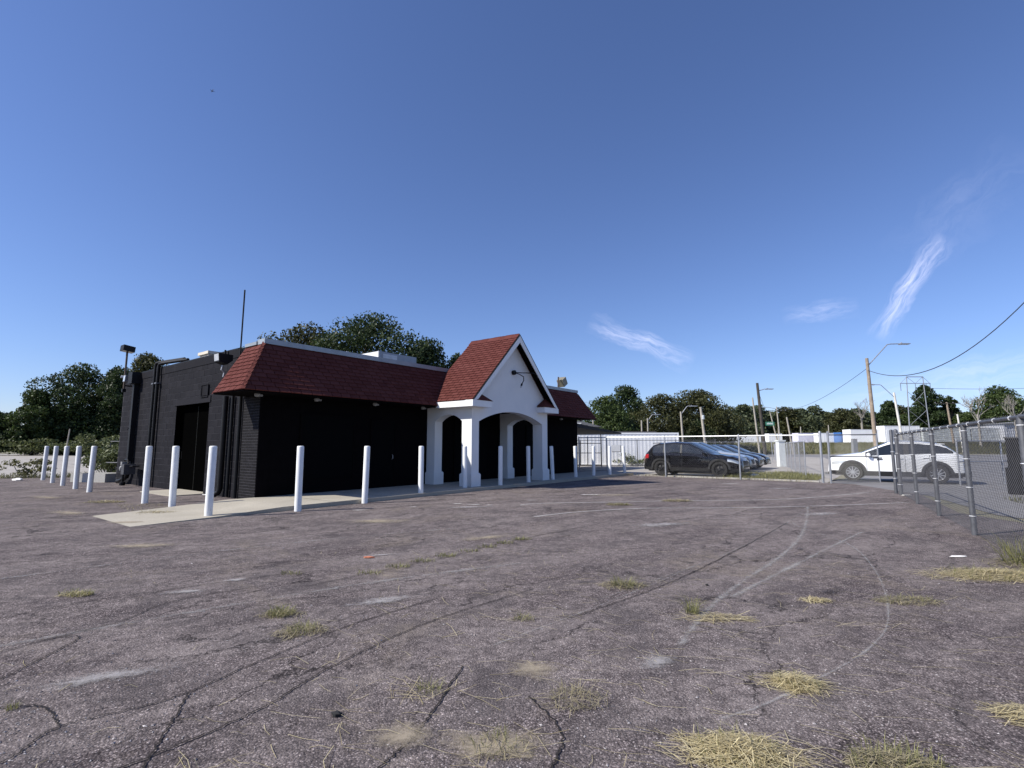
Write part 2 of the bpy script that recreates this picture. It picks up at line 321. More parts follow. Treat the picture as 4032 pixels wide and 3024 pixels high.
# ------------------------------------------------------------------ mesh helpers
class MB:
    def __init__(s): s.v = []; s.f = []
    def quad(s, *p):
        i = len(s.v); s.v += [tuple(q) for q in p]; s.f.append(tuple(range(i, i + len(p)))); return s
    def box(s, x0, x1, y0, y1, z0, z1):
        i = len(s.v)
        s.v += [(x0, y0, z0), (x1, y0, z0), (x1, y1, z0), (x0, y1, z0), (x0, y0, z1), (x1, y0, z1), (x1, y1, z1), (x0, y1, z1)]
        s.f += [tuple(i + k for k in q) for q in ((3, 2, 1, 0), (4, 5, 6, 7), (0, 1, 5, 4), (1, 2, 6, 5), (2, 3, 7, 6), (3, 0, 4, 7))]; return s
    def obox(s, c, ax, ay, az):            # oriented box: centre and three half-axis vectors
        c, ax, ay, az = map(Vector, (c, ax, ay, az)); i = len(s.v)
        for k in (-1, 1):
            for a, b in ((-1, -1), (1, -1), (1, 1), (-1, 1)): s.v.append(tuple(c + ax * a + ay * b + az * k))
        s.f += [tuple(i + k for k in q) for q in ((3, 2, 1, 0), (4, 5, 6, 7), (0, 1, 5, 4), (1, 2, 6, 5), (2, 3, 7, 6), (3, 0, 4, 7))]; return s
    def tube(s, pts, rad, n=8, cap=True):
        pts = [Vector(p) for p in pts]; rads = rad if isinstance(rad, (list, tuple)) else [rad] * len(pts)
        i0 = len(s.v); prev = None
        for k, p in enumerate(pts):
            d = (pts[min(k + 1, len(pts) - 1)] - pts[max(k - 1, 0)]).normalized()
            if prev is None:
                a = d.orthogonal().normalized()
            else:
                a = (prev - d * prev.dot(d)); a = a.normalized() if a.length > 1e-6 else d.orthogonal().normalized()
            prev = a; b = d.cross(a)
            for j in range(n):
                t = 2 * math.pi * j / n; s.v.append(tuple(p + (a * math.cos(t) + b * math.sin(t)) * rads[k]))
        for k in range(len(pts) - 1):
            for j in range(n):
                q = i0 + k * n; s.f.append((q + j, q + (j + 1) % n, q + n + (j + 1) % n, q + n + j))
        if cap:
            s.f.append(tuple(reversed(range(i0, i0 + n)))); e = i0 + (len(pts) - 1) * n; s.f.append(tuple(range(e, e + n)))
        return s
    def prism(s, poly, d):                 # extrude a planar polygon (3-D points) along d
        d = Vector(d); n = len(poly); i = len(s.v)
        s.v += [tuple(Vector(p)) for p in poly] + [tuple(Vector(p) + d) for p in poly]
        s.f.append(tuple(reversed(range(i, i + n)))); s.f.append(tuple(range(i + n, i + 2 * n)))
        for k in range(n): s.f.append((i + k, i + (k + 1) % n, i + n + (k + 1) % n, i + n + k))
        return s
    def lathe(s, prof, origin=(0, 0, 0), axis='z', n=24):   # prof: (radius, height)
        i0 = len(s.v)
        for r, h in prof:
            for j in range(n):
                t = 2 * math.pi * j / n; a, b = r * math.cos(t), r * math.sin(t)
                q = (a, b, h) if axis == 'z' else (a, h, b)
                s.v.append((q[0] + origin[0], q[1] + origin[1], q[2] + origin[2]))
        for k in range(len(prof) - 1):
            for j in range(n):
                q = i0 + k * n; f = (q + j, q + (j + 1) % n, q + n + (j + 1) % n, q + n + j)
                s.f.append(f if axis == 'z' else tuple(reversed(f)))
        return s
    def mesh(s, name, mat, smooth=None):
        me = bpy.data.meshes.new(name); me.from_pydata(s.v, [], s.f)
        if mat: me.materials.append(mat)
        if smooth is not None:
            me.polygons.foreach_set('use_smooth', [True] * len(me.polygons)); me.set_sharp_from_angle(angle=R(smooth))
        me.update(); return me
    def build(s, name, mat, parent=None, smooth=None):
        return link(name, s.mesh(name, mat, smooth), parent)
def link(name, me, parent=None):
    o = bpy.data.objects.new(name, me); C.objects.link(o)
    if parent is not None: o.parent = parent
    return o
def tag(o, label, cat, group=None):
    o['label'] = label; o['category'] = cat
    if group: o['group'] = group
    return o
def thing(name, label, cat, loc=(0, 0, 0), rz=0.0, group=None):
    o = bpy.data.objects.new(name, None); C.objects.link(o); o.location = loc; o.rotation_euler = (0, 0, rz); o.empty_display_size = 0.3
    return tag(o, label, cat, group)
def structure(o): o['kind'] = 'structure'; return o
def stuff(o): o['kind'] = 'stuff'; return o
def np_mesh(name, verts, k, mat):          # verts (n*k,3): n separate k-gons
    n = len(verts) // k; me = bpy.data.meshes.new(name)
    me.vertices.add(len(verts)); me.vertices.foreach_set('co', np.ascontiguousarray(verts, dtype=np.float32).ravel())
    me.loops.add(n * k); me.loops.foreach_set('vertex_index', np.arange(n * k, dtype=np.int32))
    me.polygons.add(n); me.polygons.foreach_set('loop_start', np.arange(0, n * k, k, dtype=np.int32)); me.polygons.foreach_set('loop_total', np.full(n, k, dtype=np.int32))
    me.materials.append(mat); me.update(calc_edges=True); return me
def bevel_box(w, d, h, b=0.006):           # box centred in y/z with a chamfered +outer face, outer face towards -x
    m = MB(); y, z = d / 2, h / 2
    m.v = [(0, -y, -z), (0, y, -z), (0, y, z), (0, -y, z), (-w + b, -y, -z), (-w + b, y, -z), (-w + b, y, z), (-w + b, -y, z), (-w, -y + b, -z + b), (-w, y - b, -z + b), (-w, y - b, z - b), (-w, -y + b, z - b)]
    m.f = [(0, 4, 5, 1), (1, 5, 6, 2), (2, 6, 7, 3), (3, 7, 4, 0), (4, 8, 9, 5), (5, 9, 10, 6), (6, 10, 11, 7), (7, 11, 8, 4), (8, 11, 10, 9)]
    return m
def arc(cx, cz, hw, rise, n=14, rev=False):      # segmental arch points from left to right (2-D)
    r = (hw * hw + rise * rise) / (2 * rise); a = math.asin(hw / r)
    p = [(cx + r * math.sin(-a + 2 * a * i / n), cz + rise - r + r * math.cos(-a + 2 * a * i / n)) for i in range(n + 1)]
    return p[::-1] if rev else p
rng = np.random.default_rng(11); random.seed(5)

# ------------------------------------------------------------------ directions of the place
TH = R(52.3)                                      # the building's front runs along U, its side along V
U = Vector((math.cos(TH), math.sin(TH), 0)); V = Vector((-math.sin(TH), math.cos(TH), 0))
def st(s, t, z=0.0): p = U * s + V * t; return Vector((p.x, p.y, z))
def smooth01(x): x = max(0.0, min(1.0, x)); return x * x * (3 - 2 * x)
def gz(x, y):                                     # terrain height: bank carrying the rail line beyond the street
    k = smooth01((x + 4 - 0.0) / 14) if x > -4 else 0
    return 1.75 * smooth01((y - 90) / 11) * k

# ------------------------------------------------------------------ ground
xs = np.concatenate([[-3000, -900, -400, -200, -120, -80], np.linspace(-60, 160, 56), [200, 300, 500, 1200, 4000]])
ys = np.concatenate([[-600, -100, -40, 0, 30, 50, 70, 80], np.linspace(86, 106, 11), [115, 140, 180, 260, 400, 900, 2500, 6000]])
m = MB(); nx = len(xs)
for y in ys:
    for x in xs: m.v.append((x, y, gz(x, y) - 0.030))
for j in range(len(ys) - 1):
    for i in range(nx - 1): q = j * nx + i; m.f.append((q, q + 1, q + nx + 1, q + nx))
t = NT('rough_ground'); f = t.noise(0.25, 6, 0.7); g = t.noise(6, 5, 0.7)
t.base(t.mix(g, t.ramp(f, [(0.35, (0.15, 0.13, 0.075)), (0.65, (0.13, 0.14, 0.06))]), (0.24, 0.21, 0.14))); t.rough(0.95); t.bump(g, 0.5, 0.05)
structure(m.build('ground', t.m, smooth=60))

def sheet(name, poly, z, mat):
    m = MB(); m.quad(*[(x, y, z) for x, y in poly]); return structure(m.build(name, mat))
sheet('concrete_yard', [(3.6, 26.9), (12.4, 20.4), (19.5, 30), (40, 66), (40, 70), (-2, 70), (-8, 46)], -0.012, M('yard_concrete'))
sheet('concrete_lot', [(-19.5, 25.6), (-23.6, 23.9), (-60, 24), (-150, 50), (-150, 96), (-20, 96), (-11, 38)], -0.012, M('yard_concrete'))
sheet('street', [(12.4, -40), (60, -40), (170, 70), (170, 91), (-10, 91), (-10, 71), (40, 71), (21, 30), (12.6, 20.6), (12.2, 15.2), (10.2, 11)], -0.016, M('street'))
sheet('asphalt_lot', [(-45, -12), (10, -12), (9.3, 6), (9.6, 11.2), (12.1, 15.4), (12.9, 19.6), (12.3, 20.4), (3.5, 27.2), (-4, 30), (-13, 33), (-19.3, 25.4), (-23.4, 23.6), (-45, 23.5)], 0.0, M('asphalt'))

def ribbon(name, pts, width, z, mat, jitter=0.0, sub=6, parent=None, seed=1):
    """flat strip on the ground with a 'rim' attribute falling to 0 at its long edges"""
    r = random.Random(seed); P = [Vector((x, y, 0)) for x, y in pts]; Q = []
    for i in range(len(P) - 1):
        p0, p1, p2, p3 = P[max(i - 1, 0)], P[i], P[i + 1], P[min(i + 2, len(P) - 1)]
        for k in range(sub):
            t = k / sub
            Q.append(0.5 * ((2 * p1) + (p2 - p0) * t + (2 * p0 - 5 * p1 + 4 * p2 - p3) * t * t + (3 * p1 - p0 - 3 * p2 + p3) * t ** 3))
    Q.append(P[-1]); v = []; f = []; rim = []
    for i, p in enumerate(Q):
        d = (Q[min(i + 1, len(Q) - 1)] - Q[max(i - 1, 0)]).normalized(); n = Vector((-d.y, d.x, 0))
        c = p + n * r.uniform(-jitter, jitter); w = width * (0.65 + 0.35 * r.random()) / 2 if jitter else width / 2
        e = min(1.0, min(i, len(Q) - 1 - i) / 3)
        for k, q in ((-1, 0), (0, 1), (1, 0)): v.append((c.x + n.x * w * k, c.y + n.y * w * k, z)); rim.append(q * (0.3 + 0.7 * e))
    for i in range(len(Q) - 1):
        a = i * 3; f += [(a, a + 3, a + 4, a + 1), (a + 1, a + 4, a + 5, a + 2)]
    me = bpy.data.meshes.new(name); me.from_pydata(v, [], f); me.materials.append(mat)
    at = me.attributes.new('rim', 'FLOAT', 'POINT'); at.data.foreach_set('value', rim)
    return link(name, me, parent)
def blotch(name, c, rx, ry, ang, z, mat, parent=None, seed=0):
    r = random.Random(seed); v = [(c[0], c[1], z)]; rim = [1.0]; n = 22
    for k in range(n):
        t = 2 * math.pi * k / n; q = 0.75 + 0.35 * r.random(); a, b = rx * q * math.cos(t), ry * q * math.sin(t)
        v.append((c[0] + a * math.cos(ang) - b * math.sin(ang), c[1] + a * math.sin(ang) + b * math.cos(ang), z)); rim.append(0.0)
    me = bpy.data.meshes.new(name); me.from_pydata(v, [], [(0, 1 + k, 1 + (k + 1) % n) for k in range(n)]); me.materials.append(mat)
    at = me.attributes.new('rim', 'FLOAT', 'POINT'); at.data.foreach_set('value', rim)
    return link(name, me, parent)
lot = bpy.data.objects['asphalt_lot']
LINES = [([(0.16, 12.58), (0.62, 12.98), (2.29, 13.30), (4.17, 13.63), (7.45, 14.10), (11.4, 16.3)], 0.20, 'worn_line_clear'),
         ([(0.32, 10.49), (1.45, 11.36), (3.14, 12.02), (5.31, 12.11), (7.75, 12.58), (10.3, 13.3)], 0.20, 'worn_line_clear'),
         ([(0.29, 4.46), (2.75, 6.90), (5.12, 9.74), (7.31, 12.78)], 0.13, 'worn_line_faint'),
         ([(1.08, 3.66), (1.99, 5.05), (3.76, 7.20), (5.2, 9.3), (7.25, 12.78)], 0.30, 'worn_line'),
         ([(1.93, 4.90), (3.19, 6.15), (5.15, 8.08), (5.9, 8.8)], 0.28, 'worn_line'),
         ([(5.44, 10.35), (5.07, 9.20), (4.91, 7.70), (4.21, 6.15), (3.27, 4.64), (2.54, 3.82), (1.50, 3.08), (1.05, 2.85)], 0.10, 'worn_line'),
         ([(-0.3, 3.7), (0.9, 4.9), (2.1, 6.2)], 0.12, 'worn_line_faint'),
         ([(-6.2, 5.0), (-4.6, 6.6), (-2.9, 8.0), (-0.6, 9.3)], 0.4, 'worn_line_faint'),
         ([(-4.4, 3.2), (-3.0, 4.4), (-1.4, 5.6), (0.4, 6.6)], 0.45, 'worn_line_faint')]
for i, (p, w, mt) in enumerate(LINES): ribbon('worn_stripe', p, w, 0.004 + 0.0002 * i, M(mt), 0.0, 12, lot, i)
CR = [[(-2.6, 2.2), (-2.31, 2.49), (-2.30, 2.79), (-1.93, 3.08), (-1.68, 3.58), (-1.28, 4.29), (-0.7, 5.0)], [(-3.62, 3.6), (-3.42, 3.99), (-3.18, 4.40), (-3.13, 4.90), (-2.5, 5.5)], [(-3.13, 3.31), (-3.22, 3.99), (-3.42, 3.99)],
      [(-1.62, 2.4), (-1.75, 2.8), (-1.87, 3.15)], [(-0.70, 2.2), (-0.56, 2.52), (-0.45, 2.84), (-0.32, 3.51)], [(-1.33, 3.08), (-1.09, 3.66), (-0.63, 4.40), (0.2, 5.3)], [(0.56, 4.51), (1.6, 5.5), (2.81, 6.90), (5.12, 9.74)],
      [(-2.1, 5.4), (-1.39, 6.19), (-0.7, 6.95), (-0.11, 7.81), (1.6, 9.6)], [(-3.05, 2.9), (-2.62, 3.0), (-2.3, 2.79)], [(-6.5, 6.3), (-5.0, 6.9), (-3.6, 7.2)], [(-1.85, 2.3), (-1.5, 2.75), (-1.3, 3.1)], [(0.1, 2.3), (0.25, 2.7), (0.1, 3.1)], [(-4.6, 3.9), (-4.0, 4.8), (-3.4, 5.3), (-2.6, 5.9)]]
for i, p in enumerate(CR): ribbon('crack', p, 0.012, 0.0065 + 0.0001 * i, M('crack'), 0.008, 26, lot, 40 + i)
BL = [((-2.6, 10.0), 1.3, 0.55, 0.1, 'tan_dust'), ((-5.3, 7.55), 1.1, 0.35, 0.1, 'tan_dust'), ((3.0, 15.2), 1.6, 0.5, 0, 'tan_dust'), ((-0.4, 8.2), 0.9, 0.35, 0.6, 'tan_dust'), ((0.15, 3.45), 0.36, 0.26, 0.3, 'tan_dust'),
      ((-0.1, 2.62), 0.55, 0.28, 0, 'tan_dust'), ((-0.55, 2.7), 0.3, 0.3, 0, 'tan_dust'), ((-2.95, 5.65), 0.35, 0.16, 0.4, 'grey_dust'), ((-3.2, 5.2), 0.5, 0.2, 0.3, 'grey_dust'), ((0.95, 3.55), 0.4, 0.24, 0.9, 'grey_dust'),
      ((-6.3, 11.3), 0.8, 0.5, 0.3, 'tan_dust'), ((-7.2, 9.8), 1.0, 0.3, 0.1, 'tan_dust'), ((-1.0, 12.2), 1.4, 0.4, 0.2, 'grey_dust'), ((-2.5, 3.35), 0.8, 0.25, 0.5, 'grey_dust'), ((-1.2, 4.9), 0.9, 0.25, 0.5, 'grey_dust'),
      ((2.7, 9.5), 1.5, 0.5, 0.4, 'grey_dust'), ((6.5, 11), 1.4, 0.5, 0.4, 'grey_dust'), ((4.0, 7.3), 0.5, 0.2, 0.8, 'tar_stain'), ((2.6, 8.6), 0.7, 0.22, 0.1, 'tar_stain'), ((0.75, 5.55), 0.35, 0.14, 0.2, 'tar_stain'),
      ((3.1, 5.2), 0.6, 0.25, 0.2, 'tar_stain'), ((9.0, 17.5), 1.2, 0.5, 0.2, 'grey_dust'), ((-9.5, 11.2), 1.4, 0.5, -0.5, 'tan_dust'), ((-13, 14.5), 1.6, 0.5, -0.5, 'tan_dust'), ((-1.7, 6.9), 0.5, 0.12, 0.3, 'grey_dust')]
for i, (c, a, b, ang, mt) in enumerate(BL): blotch('stain', c, a, b, ang, 0.0085 + 0.00015 * i, M(mt), lot, i)
for i, (x, y, a, b) in enumerate([(2.3, 15.3, 0.55, 0.10), (-1.35, 12.9, 0.22, 0.07), (-0.9, 12.7, 0.26, 0.07), (-0.55, 12.6, 0.12, 0.05), (-2.3, 12.2, 0.16, 0.05), (0.5, 13.7, 0.3, 0.05), (-3.4, 11.6, 0.25, 0.06), (8.2, 19.6, 0.6, 0.12)]):
    blotch('paint_fleck', (x, y), a, b, 0.1, 0.0130, M('white_spot'), lot, 90 + i)

# concrete walk along the front, kerb to the lot, ramp at its left end
m = MB()
A0, A1, B0, B1, B2 = 3.25, 24.2, 11.02, 13.60, 13.45
zs = [(3.2, 0.004), (4.7, 0.03), (6.0, 0.095), (24.2, 0.105)]
for (s0, z0), (s1, z1) in zip(zs, zs[1:]):
    t0 = B1 if s0 > 5 else 13.3; t1 = B1 if s1 > 5 else 13.3
    a, b, c, d = st(s0, B0, z0), st(s1, B0, z1), st(s1, B1, z1), st(s0, B1 if s0 > 4 else 13.35, z0)
    m.quad(a, b, c, d); m.quad(st(s0, B0, -0.03), st(s1, B0, -0.03), b, a); m.quad(d, c, st(s1, B1, -0.03), st(s0, B1, -0.03))
m.quad(st(24.2, B0, -0.03), st(24.2, B1, -0.03), st(24.2, B1, 0.105), st(24.2, B0, 0.105))
walk = structure(m.build('concrete_walk', M('walk_concrete')))
for i, s in enumerate((7.3, 8.9, 10.5, 12.1, 13.7, 15.3, 16.9, 18.5, 20.1, 21.7)):
    j = MB(); z = 0.0995 + (s - 6) * 0.0005; j.quad(st(s - .006, B0, z), st(s + .006, B0, z), st(s + .006, B1, z), st(s - .006, B1, z)); j.build('joint', M('crack'), walk)
# kerb between lot and street yard, small islands
def strip(name, p0, p1, w, z0, z1, mat):
    p0, p1 = Vector((*p0, 0)), Vector((*p1, 0)); d = (p1 - p0); l = d.length; d.normalize(); n = Vector((-d.y, d.x, 0))
    m = MB(); m.obox((p0 + p1) / 2 + Vector((0, 0, (z0 + z1) / 2)), d * l / 2, n * w / 2, Vector((0, 0, (z1 - z0) / 2))); return structure(m.build(name, mat))
strip('kerb', (12.3, 20.75), (7.4, 24.55), 0.18, -0.03, 0.05, M('kerb'))
strip('kerb', (11.3, 8.0), (15.2, 15.2), 0.2, -0.03, 0.09, M('kerb'))
sheet('grass_verge', [(12.2, 21.0), (9.4, 23.3), (11.6, 26.2), (14.5, 27), (14.4, 23.8)], -0.006, M('dirt'))

# ------------------------------------------------------------------ grass, straw, gravel
def blades(n, c_rad, height, lean, width, seed, flat=0.0, ell=(1, 1)):
    """n curved two-segment blades as separate quads+tips -> triangles array"""
    r = np.random.default_rng(seed)
    a = r.uniform(0, 2 * np.pi, n); q = np.sqrt(r.uniform(0, 1, n)) * c_rad
    bx, by = q * np.cos(a) * ell[0], q * np.sin(a) * ell[1]
    h = height * r.uniform(0.35, 1.0, n); L = lean * r.uniform(0.3, 1.3, n); da = a + r.normal(0, 0.9, n)
    dx, dy = np.cos(da) * L, np.sin(da) * L; w = width * r.uniform(0.6, 1.3, n)
    px, py = -np.sin(da) * w, np.cos(da) * w
    z0 = np.zeros(n) + flat * r.uniform(0, 1, n)
    P0 = np.stack([bx, by, z0], 1); P1 = np.stack([bx + dx * .45, by + dy * .45, z0 + h * .7], 1); P2 = np.stack([bx + dx, by + dy, z0 + h * (0.55 + .5 * r.random(n))], 1)
    S = np.stack([px, py, np.zeros(n)], 1)
    quad = np.stack([P0 - S, P0 + S, P1 + S * .7, P1 - S * .7], 1)
    tip = np.stack([P1 - S * .7, P1 + S * .7, P2 + S * .12, P2 - S * .12], 1)
    return np.concatenate([quad, tip], 1).reshape(-1, 3)
def straws(n, rx, ry, length, width, seed, zmax=0.04, ang=None, spread=9.0, power=1.0):
    r = np.random.default_rng(seed)
    a = r.uniform(0, 2 * np.pi, n); q = np.power(r.uniform(0, 1, n), 0.5 * power)
    c = np.stack([q * np.cos(a) * rx, q * np.sin(a) * ry, (1 - q) * zmax * r.uniform(0.1, 1, n) + 0.004], 1)
    d = r.uniform(0, np.pi, n) if ang is None else r.normal(ang, spread, n)
    L = length * r.uniform(0.3, 1.0, n) / 2; el = r.normal(0, 0.12, n)
    D = np.stack([np.cos(d) * L, np.sin(d) * L, np.sin(el) * L], 1); S = np.stack([-np.sin(d), np.cos(d), np.zeros(n)], 1) * (width * r.uniform(.6, 1.2, n))[:, None]
    bend = np.stack([-np.sin(d), np.cos(d), np.zeros(n)], 1) * (L * r.normal(0, 0.25, n))[:, None] + np.array([0, 0, 1]) * (np.abs(r.normal(0, 0.012, n)))[:, None]
    m0, m1 = c - D, c + D; mid = c + bend
    q1 = np.stack([m0 - S, m0 + S, mid + S, mid - S], 1); q2 = np.stack([mid - S, mid + S, m1 + S, m1 - S], 1)
    out = np.concatenate([q1, q2], 1).reshape(-1, 3); out[:, 2] = np.maximum(out[:, 2], 0.003); return out
def tuft(name, label, cat, loc, parts, group='weed tufts growing through the asphalt'):
    o = thing(name, label, cat, (loc[0], loc[1], 0), 0, group)
    for pn, verts, mat in parts:
        stuff(link(pn, np_mesh(pn, verts, 4, mat), o))
    return o
SG, GG, SY = M('straw_grey'), M('grass_green'), M('straw')
tuft('straw_heap', 'largest heap of yellow cut straw, at the bottom edge of the photo', 'straw', (1.05, 2.56), [('straw', np.concatenate([straws(620, .19, .12, .20, .0018, 1, .07, R(-25), .8), straws(240, .33, .17, .26, .0016, 101, .03, R(-28), .6, 1.1)]), SY), ('grass_blades', blades(130, .18, .08, .07, .0016, 2), GG)], 'straw heaps on the asphalt')
tuft('straw_heap', 'round heap of pale yellow straw crossing the worn white arc line', 'straw', (1.70, 3.25), [('straw', np.concatenate([straws(330, .12, .10, .19, .0018, 3, .055, R(-30), .8), straws(110, .21, .14, .24, .0016, 103, .03, R(-28), .6, 1.1)]), SY), ('grass_blades', blades(70, .11, .07, .06, .0016, 4), GG)], 'straw heaps on the asphalt')
tuft('straw_heap', 'green and yellow grass heap at the bottom edge, right of the largest straw heap', 'straw', (1.72, 2.47), [('straw', straws(240, .20, .11, .2, .0017, 5, .05, R(-25), .9), SG), ('grass_blades', blades(200, .2, .09, .07, .0016, 6, ell=(1, .6)), GG)], 'straw heaps on the asphalt')
tuft('straw_heap', 'wide orange-yellow straw mat at the foot of the nearest fence post', 'straw', (5.35, 5.85), [('straw', np.concatenate([straws(800, .55, .24, .26, .0024, 7, .06, R(-8), .6), straws(420, .85, .36, .3, .0022, 107, .03, R(-10), .6)]), SY), ('grass_blades', blades(200, .55, .10, .09, .0024, 8, ell=(1, .5)), GG)], 'straw heaps on the asphalt')
tuft('weed_clump', 'tall green weeds growing up the chain link at the nearest fence post', 'weeds', (6.25, 6.3), [('grass_blades', blades(260, .30, .42, .30, .0035, 9), GG), ('straw', straws(160, .5, .4, .4, .003, 10, .05), SG)])
tuft('grass_tuft', 'spiky green grass tuft with a tail of straw, middle right of the lot', 'grass', (1.54, 4.57), [('grass_blades', blades(80, .05, .17, .15, .0022, 11), GG), ('straw', straws(130, .30, .09, .22, .0022, 12, .02, R(-28), .5) + np.array([.16, -.14, 0]), SY)])
tuft('grass_tuft', 'brownish dry grass tuft beside a dark smear on the asphalt', 'grass', (1.14, 5.45), [('grass_blades', blades(110, .11, .12, .11, .0022, 13), GG), ('straw', straws(160, .25, .14, .2, .0024, 14, .04), SG)])
tuft('grass_tuft', 'yellow-green grass tuft left of centre, the upper of a pair', 'grass', (-1.96, 4.54), [('grass_blades', blades(200, .10, .08, .08, .0020, 15), GG), ('straw', straws(120, .2, .1, .15, .002, 16, .03), SG)])
tuft('grass_tuft', 'sprawling dry grass tuft left of centre, the lower of a pair', 'grass', (-1.62, 4.14), [('grass_blades', blades(90, .10, .09, .09, .0020, 17), GG), ('straw', straws(200, .2, .15, .13, .0018, 18, .03), SG)])
tuft('grass_tuft', 'thin brown straw patch on the curve of the worn white line near the fence', 'grass', (3.66, 4.92), [('straw', straws(220, .3, .14, .18, .0020, 19, .02, R(-15), .7), SG), ('grass_blades', blades(90, .3, .06, .06, .0022, 20, ell=(1, .4)), GG)])
tuft('grass_tuft', 'small bright straw wisp left of the curved worn line', 'grass', (2.81, 4.93), [('straw', straws(120, .13, .07, .16, .0024, 21, .02), SY)])
tuft('grass_tuft', 'small green tuft with long straw stalks near the bottom centre', 'grass', (-0.48, 3.18), [('grass_blades', blades(80, .07, .07, .07, .0014, 22), GG), ('straw', straws(22, .22, .14, .26, .0015, 23, .02), SY)])
tuft('grass_tuft', 'twiggy brown weed tuft right of the bottom centre', 'grass', (0.35, 3.06), [('grass_blades', blades(70, .14, .10, .09, .0013, 24), SG), ('straw', straws(80, .2, .13, .2, .0013, 25, .03), SG)])
tuft('grass_tuft', 'low weedy tuft at the bottom edge just left of centre', 'grass', (-0.07, 2.62), [('grass_blades', blades(80, .11, .06, .05, .0013, 26), GG), ('straw', straws(50, .18, .1, .14, .0013, 27, .02), SG)])
tuft('grass_tuft', 'small yellow grass spot on the far left of the lot', 'grass', (-4.19, 5.12), [('grass_blades', blades(150, .16, .06, .05, .0024, 28, ell=(1, .5)), GG), ('straw', straws(90, .16, .08, .12, .0024, 29, .02), SY)])
tuft('grass_tuft', 'yellow straw bunch cut by the right edge of the photo', 'straw', (2.72, 2.86), [('straw', straws(160, .15, .13, .25, .002, 30, .04, R(-30), .6), SY)])
tuft('grass_tuft', 'tiny green sprig in the crack at the left edge of the photo', 'grass', (-2.72, 2.97), [('grass_blades', blades(45, .025, .06, .03, .0015, 31), GG)])
tuft('grass_tuft', 'little green sprout with a dark stem in the middle of the lot', 'grass', (0.09, 4.43), [('grass_blades', blades(50, .07, .07, .06, .002, 32), GG), ('straw', straws(20, .1, .05, .12, .0016, 33, .01), SG)])
tuft('grass_tuft', 'faint green grass spot left of the small orange debris', 'grass', (-2.47, 5.93), [('grass_blades', blades(70, .12, .05, .04, .0024, 34, ell=(1, .5)), GG)])
for i, k in enumerate(np.linspace(0, 1, 8)):
    tuft('grass_tuft', 'small weed sprouting from the long diagonal crack, %s from the left' % ('first second third fourth fifth sixth seventh eighth'.split()[i]), 'grass', (-1.6 + 1.75 * k, 5.95 + 2.1 * k), [('grass_blades', blades(50 + 14 * (i % 4), .15, .06, .05, .003, 50 + i, ell=(1, .5)), GG)], 'weeds in the long crack')
for i, (x, y, w, lab) in enumerate([(-10.4, 13.3, .5, 'between the two bollards nearest the dark doorway'), (-16.6, 15.6, .7, 'on the lot at the far left, under the white litter'), (-11.7, 10.1, .6, 'at the left edge of the lot, halfway to the bollards'), (-8.8, 8.4, .45, 'on the lot left of the end of the concrete walk'), (4.3, 13.6, .4, 'between the two long curved worn lines'), (2.6, 12.7, .3, 'on the upper curved worn line'), (-7.55, 11.15, .5, 'around the end of the concrete walk')]):
    tuft('grass_tuft', 'dry grass patch ' + lab, 'grass', (x, y), [('straw', straws(260, w, w * .4, .25, .0045, 70 + i, .03), SG), ('grass_blades', blades(90, w * .8, .08, .07, .004, 80 + i, ell=(1, .4)), GG if i % 2 else SY)])
# loose stalks and gravel nobody could count
v = []
r = np.random.default_rng(4)
a = straws(520, 1, 1, .2, .0015, 60, .0); c = np.stack([r.uniform(-1.5, 4.6, 520), 2.3 + np.power(r.uniform(0, 1, 520), 1.6) * 5.0, np.zeros(520)], 1); base = straws(520, .01, .01, .34, .0014, 61, .004, R(-28), .45)
v.append((base.reshape(520, 8, 3) + c[:, None, :]).reshape(-1, 3))
c2 = np.stack([r.uniform(-4.5, 2, 160), 2.3 + r.uniform(0, 1, 160) ** 1.5 * 5, np.zeros(160)], 1); b2 = straws(160, .01, .01, .16, .0014, 62, .004)
v.append((b2.reshape(160, 8, 3) + c2[:, None, :]).reshape(-1, 3))
o = stuff(link('loose_straw', np_mesh('loose_straw', np.concatenate(v), 4, SY))); tag(o, 'loose yellow straw stalks scattered over the near asphalt', 'straw')
n = 24000
yy = 2.15 + np.power(r.uniform(0, 1, n), 1.8) * 9; xx = r.uniform(-1.15, 1.15, n) * yy; cl = np.sin(xx * 1.7 + 1.3 * np.sin(yy * 1.1)) + np.sin(yy * 1.9 + xx) + r.normal(0, .9, n); keep = cl > -0.2
xx, yy = xx[keep], yy[keep]; n = len(xx); sz = r.lognormal(-5.62, .42, n)
octv = np.array([[1, 0, 0], [0, 1, 0], [-1, 0, 0], [0, -1, 0], [0, 0, 1], [0, 0, -.3]], float); tri = np.array([[0, 1, 4], [1, 2, 4], [2, 3, 4], [3, 0, 4]])
th = r.uniform(0, 6.28, n); ax = sz * r.uniform(.8, 1.6, n); ay = sz * r.uniform(.7, 1.1, n); az = sz * r.uniform(.4, .8, n)
loc = octv[tri.reshape(-1)]                                   # (12,3)
X = loc[None, :, 0] * ax[:, None]; Y = loc[None, :, 1] * ay[:, None]; Z = loc[None, :, 2] * az[:, None]
P = np.stack([X * np.cos(th)[:, None] - Y * np.sin(th)[:, None] + xx[:, None], X * np.sin(th)[:, None] + Y * np.cos(th)[:, None] + yy[:, None], Z + 0.002], 2).reshape(-1, 3)
me = np_mesh('loose_gravel', P, 3, M('pebble')); tag(stuff(link('loose_gravel', me)), 'loose pale gravel worn out of the near asphalt', 'gravel')

